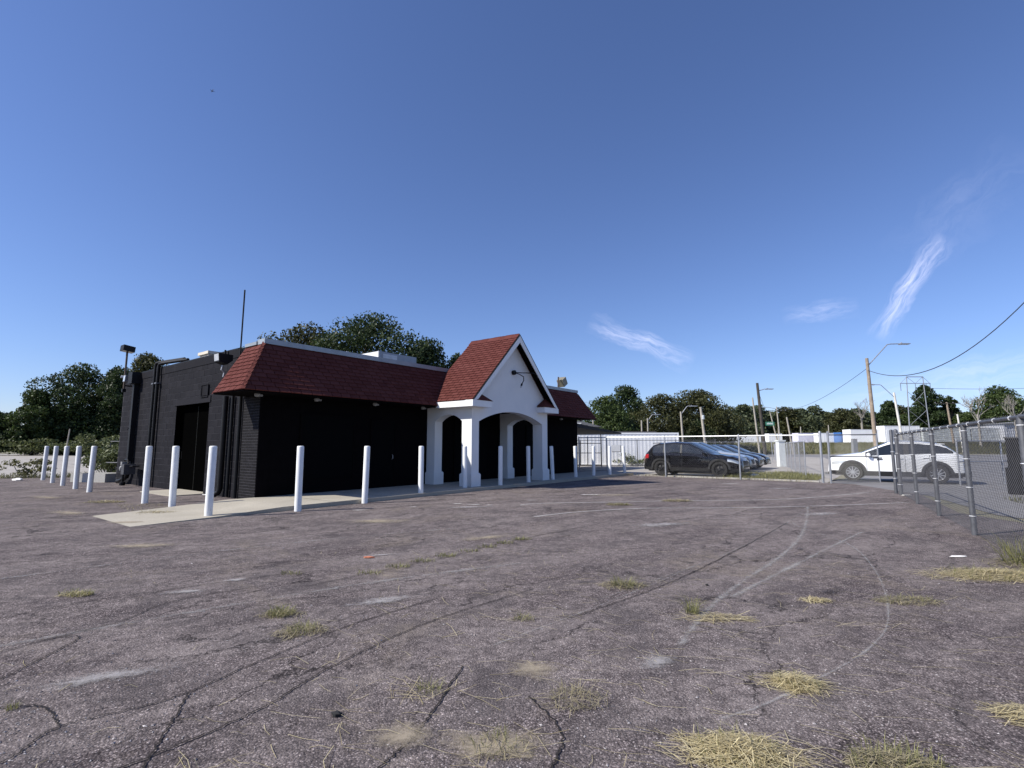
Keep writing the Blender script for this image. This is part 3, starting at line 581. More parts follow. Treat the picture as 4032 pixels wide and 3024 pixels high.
def lump(name, label, cat, loc, size, mat, seed=0, group=None, flat=0.6):
    r = random.Random(seed); m = MB(); n = 8; i0 = 0
    rings = [(0.75, 0.0), (1.0, .3), (.85, .7), (.4, .98)]
    for rr, h in rings:
        for j in range(n):
            t = 2 * math.pi * j / n; q = rr * (0.75 + .5 * r.random()); m.v.append((size[0] * q * math.cos(t), size[1] * q * math.sin(t), size[2] * h * (0.8 + .4 * r.random())))
    for k in range(3):
        for j in range(n): a = k * n; m.f.append((a + j, a + (j + 1) % n, a + n + (j + 1) % n, a + n + j))
    m.f.append(tuple(range(3 * n, 4 * n))); o = m.build(name, mat, None, 30); o.location = (*loc, 0.003); return tag(o, label, cat, group)
lump('tar_lump', 'black lump of tar lying on the near asphalt', 'lump', (-0.93, 2.90), (.03, .022, .02), rubber, 1)
lump('clay_fragment', 'small orange fragment of broken clay on the asphalt', 'debris', (-1.83, 6.74), (.07, .025, .02), clay, 2)
lump('tar_lump', 'little black pebble of tar right of the brown grass tuft', 'lump', (2.0, 5.45), (.018, .015, .012), rubber, 3)
lump('paper_litter', 'crumpled white litter under the chain link near the straw mat', 'litter', (5.75, 6.8), (.10, .022, .02), litter_white, 4)
lump('paper_litter', 'white crumpled litter in the weeds left of the leftmost bollard', 'litter', (-20.6, 21.6), (.24, .09, .1), litter_white, 5)
lump('paper_litter', 'white crumpled litter on the dry grass at the left edge', 'litter', (-17.0, 16.3), (.2, .1, .12), litter_white, 6)
lump('paper_litter', 'pale scrap of litter in the verge beside the gate', 'litter', (11.2, 23.9), (.25, .15, .15), litter_white, 7)
lump('paper_litter', 'pale flat scrap in front of the dark doorway', 'litter', (-8.75, 15.2), (.35, .12, .03), litter_white, 8)
lump('concrete_fragment', 'flat pale lump of broken concrete by the gate post', 'debris', (11.3, 14.9), (.16, .08, .05), M('kerb'), 9)
lump('paper_litter', 'small white litter scrap at the foot of the black downspouts', 'litter', (-7.5, 14.9), (.09, .09, .09), litter_white, 10)

# ------------------------------------------------------------------ the building (local x along the front, y into depth)
bld = thing('building', 'black painted single-storey building with maroon mansard roof and white gabled porch', 'building', st(6.65, 13.6), TH)
LEN, DEP, TOP = 16.5, 11.4, 4.20
P = lambda name, mb, mat, par=bld, sm=None: mb.build(name, mat, par, sm)
DY0, DY1, DZ = 3.2, 5.75, 2.76
# left wall core (mortar tone shows in the joints) with the doorway left open
lw = MB(); lw.box(0.0, 0.3, 0.0, DY0, 0, TOP); lw.box(0.0, 0.3, DY1, DEP, 0, TOP); lw.box(0.0, 0.3, DY0, DY1, DZ, TOP)
side_wall = P('side_wall', lw, mortar)
w = MB(); w.box(0.3, LEN, 0.001, 0.3, 0.0, TOP - .02); front_wall = P('front_wall', w, black_wall)
w = MB(); w.box(LEN - .3, LEN - .002, 0.3, DEP, 0, TOP - .01); P('end_wall', w, black_wall)
w = MB(); w.box(0.3, LEN - .3, DEP - .3, DEP - .002, 0, TOP - .01); P('rear_wall', w, black_wall)
w = MB(); w.box(0.3, LEN - .3, 0.3, DEP - .3, 3.78, 3.86); P('roof_deck', w, roof_tar)
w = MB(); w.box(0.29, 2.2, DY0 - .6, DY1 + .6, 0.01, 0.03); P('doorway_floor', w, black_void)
w = MB(); w.box(-.02, .33, 1.5, DEP + .02, TOP, TOP + .035); P('parapet_cap', w, black_metal)
# concrete blocks
bm_full = bevel_box(.006, .397, .189, .003).mesh('block', M('block_paint')); bm_half = bevel_box(.006, .197, .189, .003).mesh('block_half', M('block_paint'))
pos = []
for rz in range(21):
    z = .1 + rz * .2
    y = 0.92 + (0.0 if rz % 2 == 0 else -0.2)
    while y < DEP:
        y0, y1 = max(y, .92), min(y + .4, DEP)
        if y1 - y0 > .12:
            segs = [(y0, y1)]
            if z < DZ: segs = [(a, b) for a, b in ((y0, min(y1, DY0)), (max(y0, DY1), y1)) if b - a > .05]
            for a, b in segs: pos.append(((a + b) / 2, z, b - a))
        y += .4
pos.sort(key=lambda q: q[0] + abs(q[1] - 1.8) * .3)
sizes = {}
rest = MB()
for i, (y, z, wd) in enumerate(pos):
    if i < 300:
        k = round(wd, 2)
        if k not in sizes: sizes[k] = bm_full if k == .4 else bm_half if k == .2 else bevel_box(.006, max(wd - .003, .04), .189, .003).mesh('block', M('block_paint'))
        o = link('block', sizes[k], side_wall); o.location = (0.0 - random.uniform(0, .003), y, z); o.rotation_euler = (0, 0, random.uniform(-.006, .006))
    else:
        b = bevel_box(.006, max(wd - .003, .04), .189, .003); i0 = len(rest.v); rest.v += [(x, yy_ + y, zz + z) for x, yy_, zz in b.v]; rest.f += [tuple(q + i0 for q in f) for f in b.f]
stuff(P('far_blocks', rest, M('block_paint'), side_wall))
w = MB(); w.box(-.022, -.0075, 1.0, DEP - .01, TOP - .24, TOP - .002); P('coping_band', w, M('block_paint'))
w = MB(); w.box(-.004, .29, DY1 - .014, DY1 - .001, 0, DZ); w.box(-.004, .29, DY0 + .001, DY0 + .014, 0, DZ); w.box(-.004, .29, DY0 + .014, DY1 - .014, DZ - .014, DZ - .001); P('dark_reveal_lining', w, black_void)  # thin black lining paints the sunlit reveal as dark
# brick pilaster at the near corner
pil = MB(); pil.box(-.028, 0.0, 0.0, .9, 0, 2.9); pilaster = P('brick_pilaster', pil, mortar); pil = MB(); pil.box(-.028, .3, -.03, -.001, 0, 2.79); P('corner_return', pil, black_wall)
bk = bevel_box(.007, .196, .062, .003).mesh('brick', M('brick_paint')); bkh = bevel_box(.007, .096, .062, .003).mesh('brick', M('brick_paint'))
for rz in range(38):
    z = .04 + rz * .075
    for k in range(-1, 5):
        y = .1 + k * .2 + (.1 if rz % 2 else 0)
        a, b = max(0, y - .1), min(.9, y + .1)
        if b - a < .05: continue
        o = link('brick', bk if b - a > .15 else bkh, pilaster); o.location = (-.028, (a + b) / 2, z)
# doorway: recess and two leaves coloured near-black to stand for its darkness
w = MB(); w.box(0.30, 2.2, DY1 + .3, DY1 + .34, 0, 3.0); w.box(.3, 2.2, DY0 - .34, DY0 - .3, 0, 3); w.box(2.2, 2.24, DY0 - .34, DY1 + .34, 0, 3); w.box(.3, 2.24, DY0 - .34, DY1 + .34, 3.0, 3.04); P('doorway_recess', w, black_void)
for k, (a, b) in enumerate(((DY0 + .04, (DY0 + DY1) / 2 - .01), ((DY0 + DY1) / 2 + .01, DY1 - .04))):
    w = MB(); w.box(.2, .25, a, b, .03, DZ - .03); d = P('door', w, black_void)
    w = MB(); w.box(.185, .199, a + .12 if k == 0 else b - .14, a + .14 if k == 0 else b - .12, 1.0, 1.25); P('handle', w, black_metal, d)
w = MB(); w.box(.185, .199, (DY0 + DY1) / 2 - .012, (DY0 + DY1) / 2 + .012, .05, DZ - .05); P('door_edge_strip', w, simple('dull_steel_edge', (.012, .012, .010), .7, spec=.1))
w = MB(); w.box(-.03, -.005, DY0 - .1, DY1 + .12, DZ, DZ + .2); P('lintel', w, M('block_paint'))
w = MB(); w.box(-.9, .2, DY0 - .1, DY1 - .2, -.02, .025); P('threshold_slab', w, M('walk_concrete'))
w = MB(); w.box(-.035, -.015, 3.3, 3.75, 2.98, 3.3); pl = P('wall_hatch', w, M('block_paint')); w = MB(); w.box(-.055, -.035, 3.27, 3.78, 3.3, 3.33); w.box(-.055, -.035, 3.27, 3.31, 2.95, 3.3); w.box(-.055, -.035, 3.74, 3.78, 2.95, 3.3); w.box(-.055, -.035, 3.27, 3.78, 2.92, 2.95); P('hatch_frame', w, M('block_paint'), pl)
# pipes and downspouts on the side wall
def pipe(name, pts, r_, mat=black_metal, n=10, par=bld): w = MB(); w.tube(pts, r_, n); return P(name, w, mat, par, 40)
pipe('downspout', [(-.11, 1.86, 2.85), (-.11, 1.86, .22), (-.13, 1.9, .12), (-.24, 2.02, .04)], .075)
pipe('conduit', [(-.07, 1.5, 2.85), (-.07, 1.5, .02)], .045); pipe('conduit', [(-.08, 1.0, 2.8), (-.08, 1.0, .02)], .05)
for y, top in ((7.72, 4.42), (7.42, 4.36)):
    c = pipe('conduit', [(-.1, y, .03), (-.1, y, top - .12), (-.09, y - .05, top - .03), (-.02, y - .2, top), (.25, y - 1.6, top + .02)], .055)
    w = MB(); w.box(-.17, -.02, y - .1, y + .1, 3.62, 3.67); P('pipe_clamp', w, galv_dark, c)
w = MB(); w.box(-.32, -.015, 9.4, 9.85, 3.78, 4.22); sc_ = P('scupper_box', w, black_metal)
d = MB(); d.box(-.2, -.04, 9.5, 9.68, .45, 3.78); d.tube([(-.12, 9.59, .5), (-.14, 9.7, .28), (-.2, 10.1, .12), (-.22, 10.35, .1)], .085, 10); P('rain_leader', d, black_metal)
pipe('thin_cable', [(-.03, 10.15, 3.7), (-.03, 10.2, 2.2), (-.05, 10.35, 2.05)], .012)
# gas meter set
g = MB(); g.box(-.55, -.2, 8.55, 8.85, .42, .78); mt_ = P('gas_meter', g, simple('meter_grey', (.05, .05, .055), .5))
g = MB(); g.tube([(-.38, 9.2, 0), (-.38, 9.2, .85), (-.38, 9.1, .93), (-.38, 8.8, .93), (-.38, 8.72, .8)], .035, 8); g.tube([(-.38, 8.5, .7), (-.38, 8.2, .72), (-.2, 8.15, .72)], .03, 8); g.lathe([(.09, 0), (.09, .12), (.05, .14)], (-.38, 9.2, 0)); P('meter_pipe', g, black_metal, mt_, 40)
g = MB(); g.lathe([(0.001, -.06), (.11, -.06), (.13, 0), (.11, .05), (0.001, .06)], (-.45, 8.98, .62), 'y', 14); P('regulator', g, simple('meter_pale', (.22, .22, .22), .5), mt_, 40)
g = MB(); g.box(-.5, -.25, 8.98, 9.14, .74, .86); P('meter_cover', g, simple('meter_pale', (.22, .22, .22), .5), mt_)
# flood light on its pole at the back of the side wall
pipe('light_pole', [(-.3, 10.3, 3.55), (-.3, 10.3, 5.1)], .035, simple('rusty_pole', (.10, .075, .06), .8))
g = MB(); g.tube([(-.05, 10.3, 3.75), (-.32, 10.3, 3.75)], .03, 6); g.tube([(-.05, 10.3, 4.02), (-.32, 10.3, 4.02)], .03, 6); g.box(-.36, -.24, 10.24, 10.36, 3.5, 3.62); P('pole_bracket', g, black_metal)
g = MB(); g.prism([(-.50, 10.05, 5.1), (-.12, 10.05, 5.05), (-.10, 10.05, 5.26), (-.48, 10.05, 5.32)], (0, .42, 0)); fl = P('floodlight', g, black_metal)
g = MB(); g.quad((-.48, 10.08, 5.094), (-.14, 10.08, 5.05), (-.14, 10.44, 5.05), (-.48, 10.44, 5.094)); P('lens', g, window_grey, fl)
g = MB(); g.prism([(-.38, 10.0, 3.88), (-.1, 10.0, 3.92), (-.1, 10.0, 4.12), (-.36, 10.0, 4.14)], (0, .22, 0)); f2_ = P('wall_floodlight', g, simple('lamp_shell_grey', (.16, .16, .17), .5)); g = MB(); g.quad((-.383, 10.02, 3.9), (-.383, 10.2, 3.9), (-.363, 10.2, 4.12), (-.363, 10.02, 4.12)); P('lens', g, lamp_lens, f2_)
g = MB(); g.tube([(-.05, 10.75, 4.12), (-.3, 10.8, 4.14)], .05, 8); P('small_camera', g, white_paint)
# flood light beside the mansard
g = MB(); g.prism([(-.56, 1.36, 3.76), (-.34, 1.36, 3.70), (-.2, 1.36, 3.82), (-.2, 1.36, 3.98), (-.58, 1.36, 4.0)], (0, .32, 0)); f3 = P('wall_floodlight', g, black_metal)
g = MB(); g.quad((-.569, 1.38, 3.79), (-.587, 1.38, 3.98), (-.587, 1.66, 3.98), (-.569, 1.66, 3.79)); g.quad((-.55, 1.684, 3.78), (-.57, 1.684, 3.98), (-.4, 1.684, 3.98), (-.4, 1.684, 3.78)); P('lens', g, simple('frosted_lens', (.42, .43, .44), .4), f3)
g = MB(); g.tube([(-.4, 1.5, 3.68), (-.42, 1.52, 3.55), (-.34, 1.52, 3.48), (-.36, 1.53, 3.38), (-.1, 1.55, 3.3)], .03, 8); P('arm', g, galv, f3, 40)
g = MB(); g.tube([(-.36, 1.5, 3.98), (-.36, 1.5, 4.12)], .025, 6); g.tube([(-.28, 1.5, 3.98), (-.28, 1.5, 4.1)], .022, 6); P('knob', g, black_metal, f3)
pipe('antenna_mast', [(-.06, 1.25, 4.0), (-.05, 1.25, 5.9)], .021); 
# roof things
rf = MB(); rf.box(5.85, 7.8, 2.7, 4.7, 3.86, 5.16); ac = P('rooftop_unit', rf, simple('unit_grey', (.33, .35, .38), .5, var=.08)); rf = MB(); rf.box(5.835, 5.849, 2.72, 4.68, 3.9, 5.14); P('lit_side', rf, white_paint, ac); rf = MB(); rf.box(6.05, 6.75, 2.685, 2.699, 4.65, 5.08); P('front_panel', rf, simple('unit_pale', (.62, .63, .64), .5), ac)  # left face painted white as the sunlit side, body left grey
rf = MB(); rf.box(.75, 1.35, 5.45, 6.2, 3.86, 4.62); rf.box(.7, 1.4, 5.4, 6.25, 4.62, 4.72); P('roof_vent_box', rf, cream)
for k, (x, h) in enumerate(((3.0, 4.75), (3.6, 4.7), (4.35, 4.9))): pipe('roof_vent_pipe', [(x, 2.6, 3.86), (x, 2.6, h)], .05, galv)
# mansard roof
MB0, MT = 2.80, 4.20
fl_, bl_, tl_, fr_, tr_ = Vector((-.90, -.90, MB0)), Vector((-.90, .78, MB0)), Vector((0.0, 0.0, MT)), Vector((LEN + .42, -.90, MB0)), Vector((LEN, 0.0, MT))
tb_ = Vector((0.0, .95, MT))
mz = MB(); mz.quad(fl_, fr_, tr_, tl_); mz.quad(bl_, fl_, tl_, tb_); mz.quad(fr_, Vector((LEN + .42, .9, MB0)), Vector((LEN, .9, MT)), tr_); mz.quad(bl_, tb_, Vector((0, .95, MB0)))
mansard = P('mansard_roof', mz, M('shingle_dark'))
so = MB(); so.box(-.88, LEN + .40, -.88, -.03, MB0 - .03, MB0 - .004); so.box(-.88, -.03, -.03, .77, MB0 - .03, MB0 - .004); P('soffit', so, black_wall)
cp = MB(); cp.box(-.03, LEN + .02, -.06, .34, MT - .02, MT + .12); cp.box(-.06, .3, .34, 1.0, MT - .02, MT + .07)
P('parapet_flashing', cp, flash_metal)
tabw, exp_ = .305, .142
def shingle_mesh(mat, wd=tabw - .022, ln=.165):
    m = MB(); t0, t1 = .003, .026                     # local: x along the course, y up the slope, z out; butt thicker than the top
    m.v = [(-wd / 2, 0, -.004), (wd / 2, 0, -.004), (wd / 2, ln, -.004), (-wd / 2, ln, -.004), (-wd / 2, 0, t1), (wd / 2, 0, t1), (wd / 2, ln, t0), (-wd / 2, ln, t0)]
    m.f = [(4, 5, 6, 7), (0, 1, 5, 4), (1, 2, 6, 5), (3, 0, 4, 7)]; return m
sh_full = shingle_mesh(None).mesh('shingle', M('shingle')); sh_dark = shingle_mesh(None).mesh('shingle', M('shingle_dark'))
def shingle_field(o, ex, ey, w_at, rows, parent, me, budget, seed, order=None):
    """courses on a slope: o = lower-left corner, ex along, ey up the slope; w_at(row)->(x0,x1)"""
    r = random.Random(seed); ez = ex.cross(ey).normalized(); spots = []
    for k in range(rows):
        x0, x1 = w_at(k); x = x0 - (0.0 if k % 2 == 0 else tabw / 2)
        while x < x1 - .03:
            a, b = max(x, x0), min(x + tabw, x1)
            if b - a > .05: spots.append(((a + b) / 2, k, (b - a) / tabw))
            x += tabw
    if order: spots.sort(key=order)
    rest = MB(); src = shingle_mesh(None)
    for i, (x, k, wf) in enumerate(spots):
        p = o + ex * x + ey * (k * exp_ + r.uniform(-.0015, .0015)) + ez * (.004 + r.uniform(0, .002)); rot = Matrix((ex, ey, ez)).transposed().to_4x4()
        if i < budget:
            ob = link('shingle', me, parent); ob.matrix_local = Matrix.Translation(p) @ rot @ Matrix.Diagonal((wf, 1, 1, 1))
        else:
            i0 = len(rest.v); rest.v += [tuple(p + ex * a * wf + ey * b + ez * c) for a, b, c in src.v]; rest.f += [tuple(q + i0 for q in f) for f in src.f]
    if rest.v: stuff(rest.build('far_shingles', me.materials[0], parent))
    return len(spots)
n_used = 0
# side face of the mansard (lit)
ey = (Vector((tl_.x, 0, MT)) - Vector((-.90, 0, MB0))); sl = ey.length; ey.normalize(); ex = Vector((0, -1, 0))
rows = int(sl / exp_)
o_ = bl_.copy()
n_used += shingle_field(o_, ex, ey, lambda k: (-.17 * k * exp_ / sl, 1.68 - .90 * k * exp_ / sl), rows, mansard, sh_full, 60, 1)
# front of the mansard (in shade), nearest courses singly
ey = Vector((0, .90, MT - MB0)); sl = ey.length; ey.normalize(); ex = Vector((1, 0, 0))
shingle_field(fl_.copy(), ex, ey, lambda k: (.90 * k * exp_ / sl, LEN + 1.32 - .42 * k * exp_ / sl), int(sl / exp_), mansard, sh_dark, 40, 2, lambda q: q[0])
# hip cap
hc = MB(); d = (tl_ - fl_); 
for k in range(9):
    a = fl_ + d * (k / 9); b = fl_ + d * ((k + 1.15) / 9); nrm = Vector((-.6, -.6, .55)).normalized(); side = d.normalized().cross(nrm)
    hc.obox((a + b) / 2 + nrm * .022, (b - a) / 2, side * .05, nrm * .008)
P('hip_cap', hc, M('shingle_dark'), mansard)
w = MB(); w.prism([bl_ + Vector((-.012, -.0, -.02)), bl_ + Vector((-.012, .05, -.02)), tb_ + Vector((-.012, .05, 0)), tb_ + Vector((-.012, 0, 0))], (.02, 0, .012)); P('edge_trim', w, M('shingle'), mansard)

# soffit lights, front door and boarded windows
for x in (1.35, 3.35, 5.35, 14.2, 16.1, -.35):
    y = -.45 if x > 0 else -.5
    w = MB(); w.lathe([(.001, MB0 - .13), (.06, MB0 - .12), (.075, MB0 - .06), (.06, MB0 - .032)], (x, y, 0), 'z', 12); w.box(x + .05, x + .13, y - .03, y + .03, MB0 - .11, MB0 - .06); P('soffit_light', w, simple('lamp_shell_pale', (.22, .22, .22), .5), bld, 40)
for x0, x1, z0, z1 in ((1.2, 2.9, .5, 2.3), (3.6, 4.5, .1, 2.25), (7.4, 9.3, .1, 2.4), (12.0, 13.6, .5, 2.3)):
    w = MB(); w.box(x0, x1, -.03, -.001, z0, z1); pn = P('boarded_opening', w, black_panel); w = MB(); w.box(x0 - .06, x0, -.045, -.001, z0 - .03, z1 + .05); w.box(x1, x1 + .06, -.045, -.001, z0 - .03, z1 + .05); w.box(x0, x1, -.045, -.001, z1, z1 + .05); P('frame', w, black_wall, pn)
w = MB(); w.tube([(4.4, -.05, 1.0), (4.4, -.09, 1.02), (4.4, -.09, 1.12), (4.4, -.05, 1.14)], .012, 6); P('door_handle', w, galv)
# ---- porch
PX0, PX1, PYF, PT = 5.98, 10.48, -2.15, .36
WHT = M('white_wall'); RX, RZ, EZ, EX0 = 8.18, 5.52, 2.93, 5.63; EX1 = 2 * RX - EX0
ov = -2.50
cx = (PX0 + PX1) / 2; hw = cx - PX0 - PT
slope = (RZ - EZ) / (RX - EX0)
gx = lambda z: (z - EZ) / slope                      # x offset from the eave at height z
zt = EZ - .03 + (PX0 - EX0) * slope * .0
apex = RZ - .14
poly = [(PX0, .1), (PX0, EZ + (PX0 - EX0) * slope - .14), (RX, apex), (PX1, EZ + (EX1 - PX1) * slope - .14), (PX1, .1), (PX1 - PT, .1)] + [(a, b) for a, b in arc(cx, 2.26, hw, .40, 18, True)] + [(PX0 + PT, .1)]
w = MB(); w.prism([(x, PYF, z) for x, z in poly], (0, PT, 0)); P('porch_front_wall', w, WHT)
for sx, x in ((-1, PX0 + .002), (1, PX1 - PT - .002 + .0)):
    yc, h2 = (-1.70 - .40) / 2, .65
    pl2 = [(PYF + PT, .1), (PYF + PT, EZ - .1), (-.001, EZ - .1), (-.001, .1), (-.40, .1)] + [(a, b) for a, b in arc(yc, 2.27, h2, .24, 12, True)] + [(-1.70, .1)]
    w = MB(); w.prism([(x, y, z) for y, z in pl2], (PT, 0, 0)); P('porch_side_wall', w, WHT)
for x in (PX0, PX1 - PT):
    for y0, y1 in ((PYF, PYF + PT + .08), (-.40, -.05)):
        w = MB(); w.box(x - .05, x + PT + .05, y0 - .05, y1 + .05, .09, .50); w.box(x - .03, x + PT + .03, y0 - .03, y1 + .03, .50, .53); P('pier_base', w, WHT)
w = MB(); w.box(PX0 + PT, PX1 - PT, PYF + PT, -.05, 2.80, 2.84); P('porch_ceiling', w, simple('porch_ceiling_grey', (.30, .30, .30), .8))
# roof of the porch
def slope_pt(sgn, x_from_eave, y, lift=0.0):
    x = EX0 + x_from_eave if sgn < 0 else EX1 - x_from_eave
    n = Vector((-slope, 0, 1)).normalized() if sgn < 0 else Vector((slope, 0, 1)).normalized()
    return Vector((x, y, EZ + x_from_eave * slope)) + n * lift
gr = MB(); half = RX - EX0
for sg in (-1, 1):
    a, b, c, d = slope_pt(sg, 0, ov), slope_pt(sg, half, ov), slope_pt(sg, half, -.10), slope_pt(sg, 0, -.10)
    gr.quad(a, d, c, b) if sg < 0 else gr.quad(a, b, c, d)
    a2, b2, c2, d2 = (q - Vector((0, 0, .05)) for q in (a, b, c, d))
    gr.quad(a2, b2, c2, d2); gr.quad(a, b, b2, a2); gr.quad(d, c, c2, d2)
gable_roof = P('gable_roof', gr, M('shingle'))
ey = Vector((1, 0, slope)); ey.normalize(); sl = math.hypot(half, RZ - EZ)
shingle_field(slope_pt(-1, 0, -.10, .002), Vector((0, -1, 0)), ey, lambda k: (0, 2.40), int(sl / exp_), gable_roof, sh_full, 190, 3)
ey2 = Vector((-1, 0, slope)).normalized()
shingle_field(slope_pt(1, 0, ov, .002), Vector((0, 1, 0)), ey2, lambda k: (0, 2.40), int(sl / exp_), gable_roof, sh_full, 0, 4)
w = MB(); 
for k in range(8):
    y = ov + .02 + k * .295
    for sg in (-1, 1): w.obox((RX + sg * .07, y + .16, RZ - .045 + .016 * (k % 2) * .3), (.075, 0, -.075 * slope * sg) if False else (.08, 0, -sg * .08 * slope), (0, .17, 0), (0, 0, .008))
P('ridge_cap', w, M('shingle'), gable_roof)
w = MB(); w.prism([(PX0 + .3, -.12, EZ - .1), (PX1 - .3, -.12, EZ - .1), (RX, -.12, RZ - .1)], (0, .03, 0)); P('gable_back', w, black_wall)
for sg in (-1, 1):                                      # rake boards, eave fascia, dark soffits, cornice returns
    d = Vector((half, 0, RZ - EZ)) if sg < 0 else Vector((-half, 0, RZ - EZ)); a = Vector((EX0 if sg < 0 else EX1, ov - .022, EZ)); dn = Vector((0, 0, -1))
    w = MB(); w.prism([a + dn * .04, a + d + dn * .04, a + d + dn * .30, a + Vector((.0 * sg, 0, 0)) + dn * .21], (0, .022, 0)); P('rake_board', w, white_paint)
    w = MB(); w.prism([a + Vector((0, -.004, 0)) + dn * .0, a + d + Vector((0, -.004, 0)), a + d + Vector((0, -.004, 0)) + dn * .04, a + Vector((0, -.004, 0)) + dn * .04], (0, .03, 0)); P('drip_edge', w, black_metal)
    x = EX0 if sg < 0 else EX1
    w = MB(); w.box(*sorted((x, x + sg * .022)), ov - .022, -.82, EZ - .21, EZ - .015); P('eave_fascia', w, white_paint)
    xi = PX0 if sg < 0 else PX1
    w = MB(); w.box(min(x, xi), max(x, xi), ov, -.85, EZ - .20, EZ - .17); P('eave_soffit', w, white_paint)
    q = [slope_pt(sg, .05, ov + .001) - Vector((0, 0, .07)), slope_pt(sg, half - .02, ov + .001) - Vector((0, 0, .07)), slope_pt(sg, half - .02, PYF - .001) - Vector((0, 0, .07)), slope_pt(sg, .05, PYF - .001) - Vector((0, 0, .07))]
    w = MB(); w.prism(q, (0, 0, .012)); P('rake_soffit', w, black_wall)
    x1 = x - sg * .95
    w = MB(); w.box(min(x, x1), max(x, x1), ov - .021, PYF - .001, EZ - .21, EZ - .0); P('cornice_return', w, white_paint)
    xa, xb, xm = x - sg * .16, x - sg * 1.0, x - sg * .40
    w = MB(); w.v = [(xa, ov - .04, EZ), (xb, ov - .04, EZ), (xb, PYF - .002, EZ + .04), (xm, PYF - .002, EZ + .40), (xa, PYF - .002, EZ + .16)]
    w.f = [(0, 1, 3), (1, 2, 3), (0, 3, 4), (0, 4, 2, 1)]; P('return_shingles', w, M('shingle_dark'))
# twin gooseneck lamp on the gable
lx, lz = 8.22, 4.13
w = MB(); w.lathe([(.001, -.10), (.085, -.10), (.085, -.0)], (lx, PYF, lz), 'y', 14); lamp = P('gable_lamp', w, black_metal)
w = MB(); w.tube([(lx, PYF - .09, lz), (lx + .25, PYF - .25, lz - .0), (lx + .75, PYF - .42, lz + .03), (lx + .86, PYF - .46, lz - .02), (lx + .92, PYF - .48, lz - .14)], .017, 8); P('gooseneck_arm', w, black_metal, lamp, 40)
w = MB(); w.tube([(lx, PYF - .09, lz - .01), (lx + .13, PYF - .2, lz - .06), (lx + .26, PYF - .3, lz - .15), (lx + .27, PYF - .3, lz - .28), (lx + .2, PYF - .27, lz - .42)], .017, 8); arm = P('gooseneck_arm', w, black_metal, lamp, 40)
w = MB(); w.tube([(lx + .2, PYF - .27, lz - .41), (lx + .17, PYF - .26, lz - .5)], .035, 10); P('socket', w, black_metal, arm); w = MB(); w.tube([(lx + .17, PYF - .26, lz - .5), (lx + .15, PYF - .25, lz - .56)], .033, 10); P('bulb', w, simple('dusty_bulb', (.5, .5, .48), .4), arm)
# flood lights on the right end of the roof
pipe('roof_light_post', [(15.3, .4, 3.9), (15.36, .4, 4.95)], .04, simple('rusty_pole', (.10, .075, .06), .8))
w = MB(); w.obox((15.72, .4, 4.72), (.16, 0, .10), (0, .18, 0), (-.10, 0, .17)); rl = P('roof_floodlight', w, simple('lamp_shell_bronze', (.20, .18, .13), .5)); w = MB(); w.obox((15.87, .4, 4.81), (.008, 0, .005), (0, .16, 0), (-.09, 0, .15)); P('lens', w, lamp_lens, rl)
# lean-to canopy on the right end
w = MB(); w.prism([(LEN + .05, 1.5, 2.92), (LEN + 8.3, 1.5, 2.30), (LEN + 8.3, 1.5, 2.22), (LEN + .05, 1.5, 2.62)], (0, 4.5, 0)); cn = P('canopy', w, simple('canopy_dark', (.016, .014, .014), .8))
for k in range(12): w = MB(); x = LEN + .3 + k * .68; z = 2.92 - (x - LEN) * .0752; w.box(x, x + .05, 1.5, 6.0, z - .005, z + .03); P('rib', w, simple('canopy_dark', (.016, .014, .014), .8), cn)
for x in (LEN + 3.4, LEN + 6.7):
    w = MB(); w.box(x, x + .09, 5.7, 5.79, 0, 2.25); P('canopy_post', w, black_metal)

# ------------------------------------------------------------------ bollards
BP = [(-19.83, 21.91), (-17.96, 20.27), (-16.32, 18.85), (-14.65, 17.43), (-13.18, 16.21), (-9.22, 13.08), (-8.02, 12.30), (-6.15, 10.58), (-4.72, 11.50), (-3.70, 13.08), (-2.61, 14.87), (-1.52, 16.75), (-0.40, 17.75), (0.61, 19.15), (1.64, 20.75), (2.76, 22.4), (3.72, 23.55), (4.60, 24.3), (5.6, 25.7)]
BLB = ['leftmost white bollard, beside the litter and shrubs', 'second white bollard from the left, in front of the shrubs', 'third white bollard from the left, middle of the row of five', 'fourth white bollard from the left, by the concrete trough', 'fifth white bollard from the left, last before the gas meter gap',
       'white bollard standing in front of the gas meter pipes', 'white bollard standing in front of the dark side doorway', 'nearest white bollard, at the corner of the concrete walk', 'white bollard on the kerb right of the nearest one, before the black wall', 'white bollard below the second soffit light, at the edge of the sunlit walk', 'white bollard just left of the white porch',
       'white bollard in front of the near left porch pier', 'white bollard in the middle of the porch arch', 'white bollard just left of the right porch pier', 'white bollard just right of the right porch pier, tilting', 'white bollard in front of the right end of the black wall', 'white bollard at the right corner of the building, before the white container', 'second to last white bollard on the right', 'rightmost white bollard, tilting, closest to the black car']
TILT = {14: (.03, -.03), 15: (.0, -.02), 18: (.02, -.05), 17: (0, -.02), 11: (0, -.02), 12: (0, -.01)}
HB = 1.425
bm_ = MB(); bm_.lathe([(.074, -.03), (.074, HB - .03), (.069, HB - .008), (.06, HB), (.001, HB + .004)], (0, 0, 0), 'z', 20); bme = bm_.mesh('bollard', bollard_paint, 40)
for i, (x, y) in enumerate(BP):
    o = bpy.data.objects.new('bollard', bme); C.objects.link(o); o.location = (x, y, 0); tx, ty = TILT.get(i, (random.uniform(-.016, .016), random.uniform(-.016, .016))); o.rotation_euler = (tx, ty, random.random() * 6)
    tag(o, BLB[i], 'bollard', 'white steel bollards round the building')

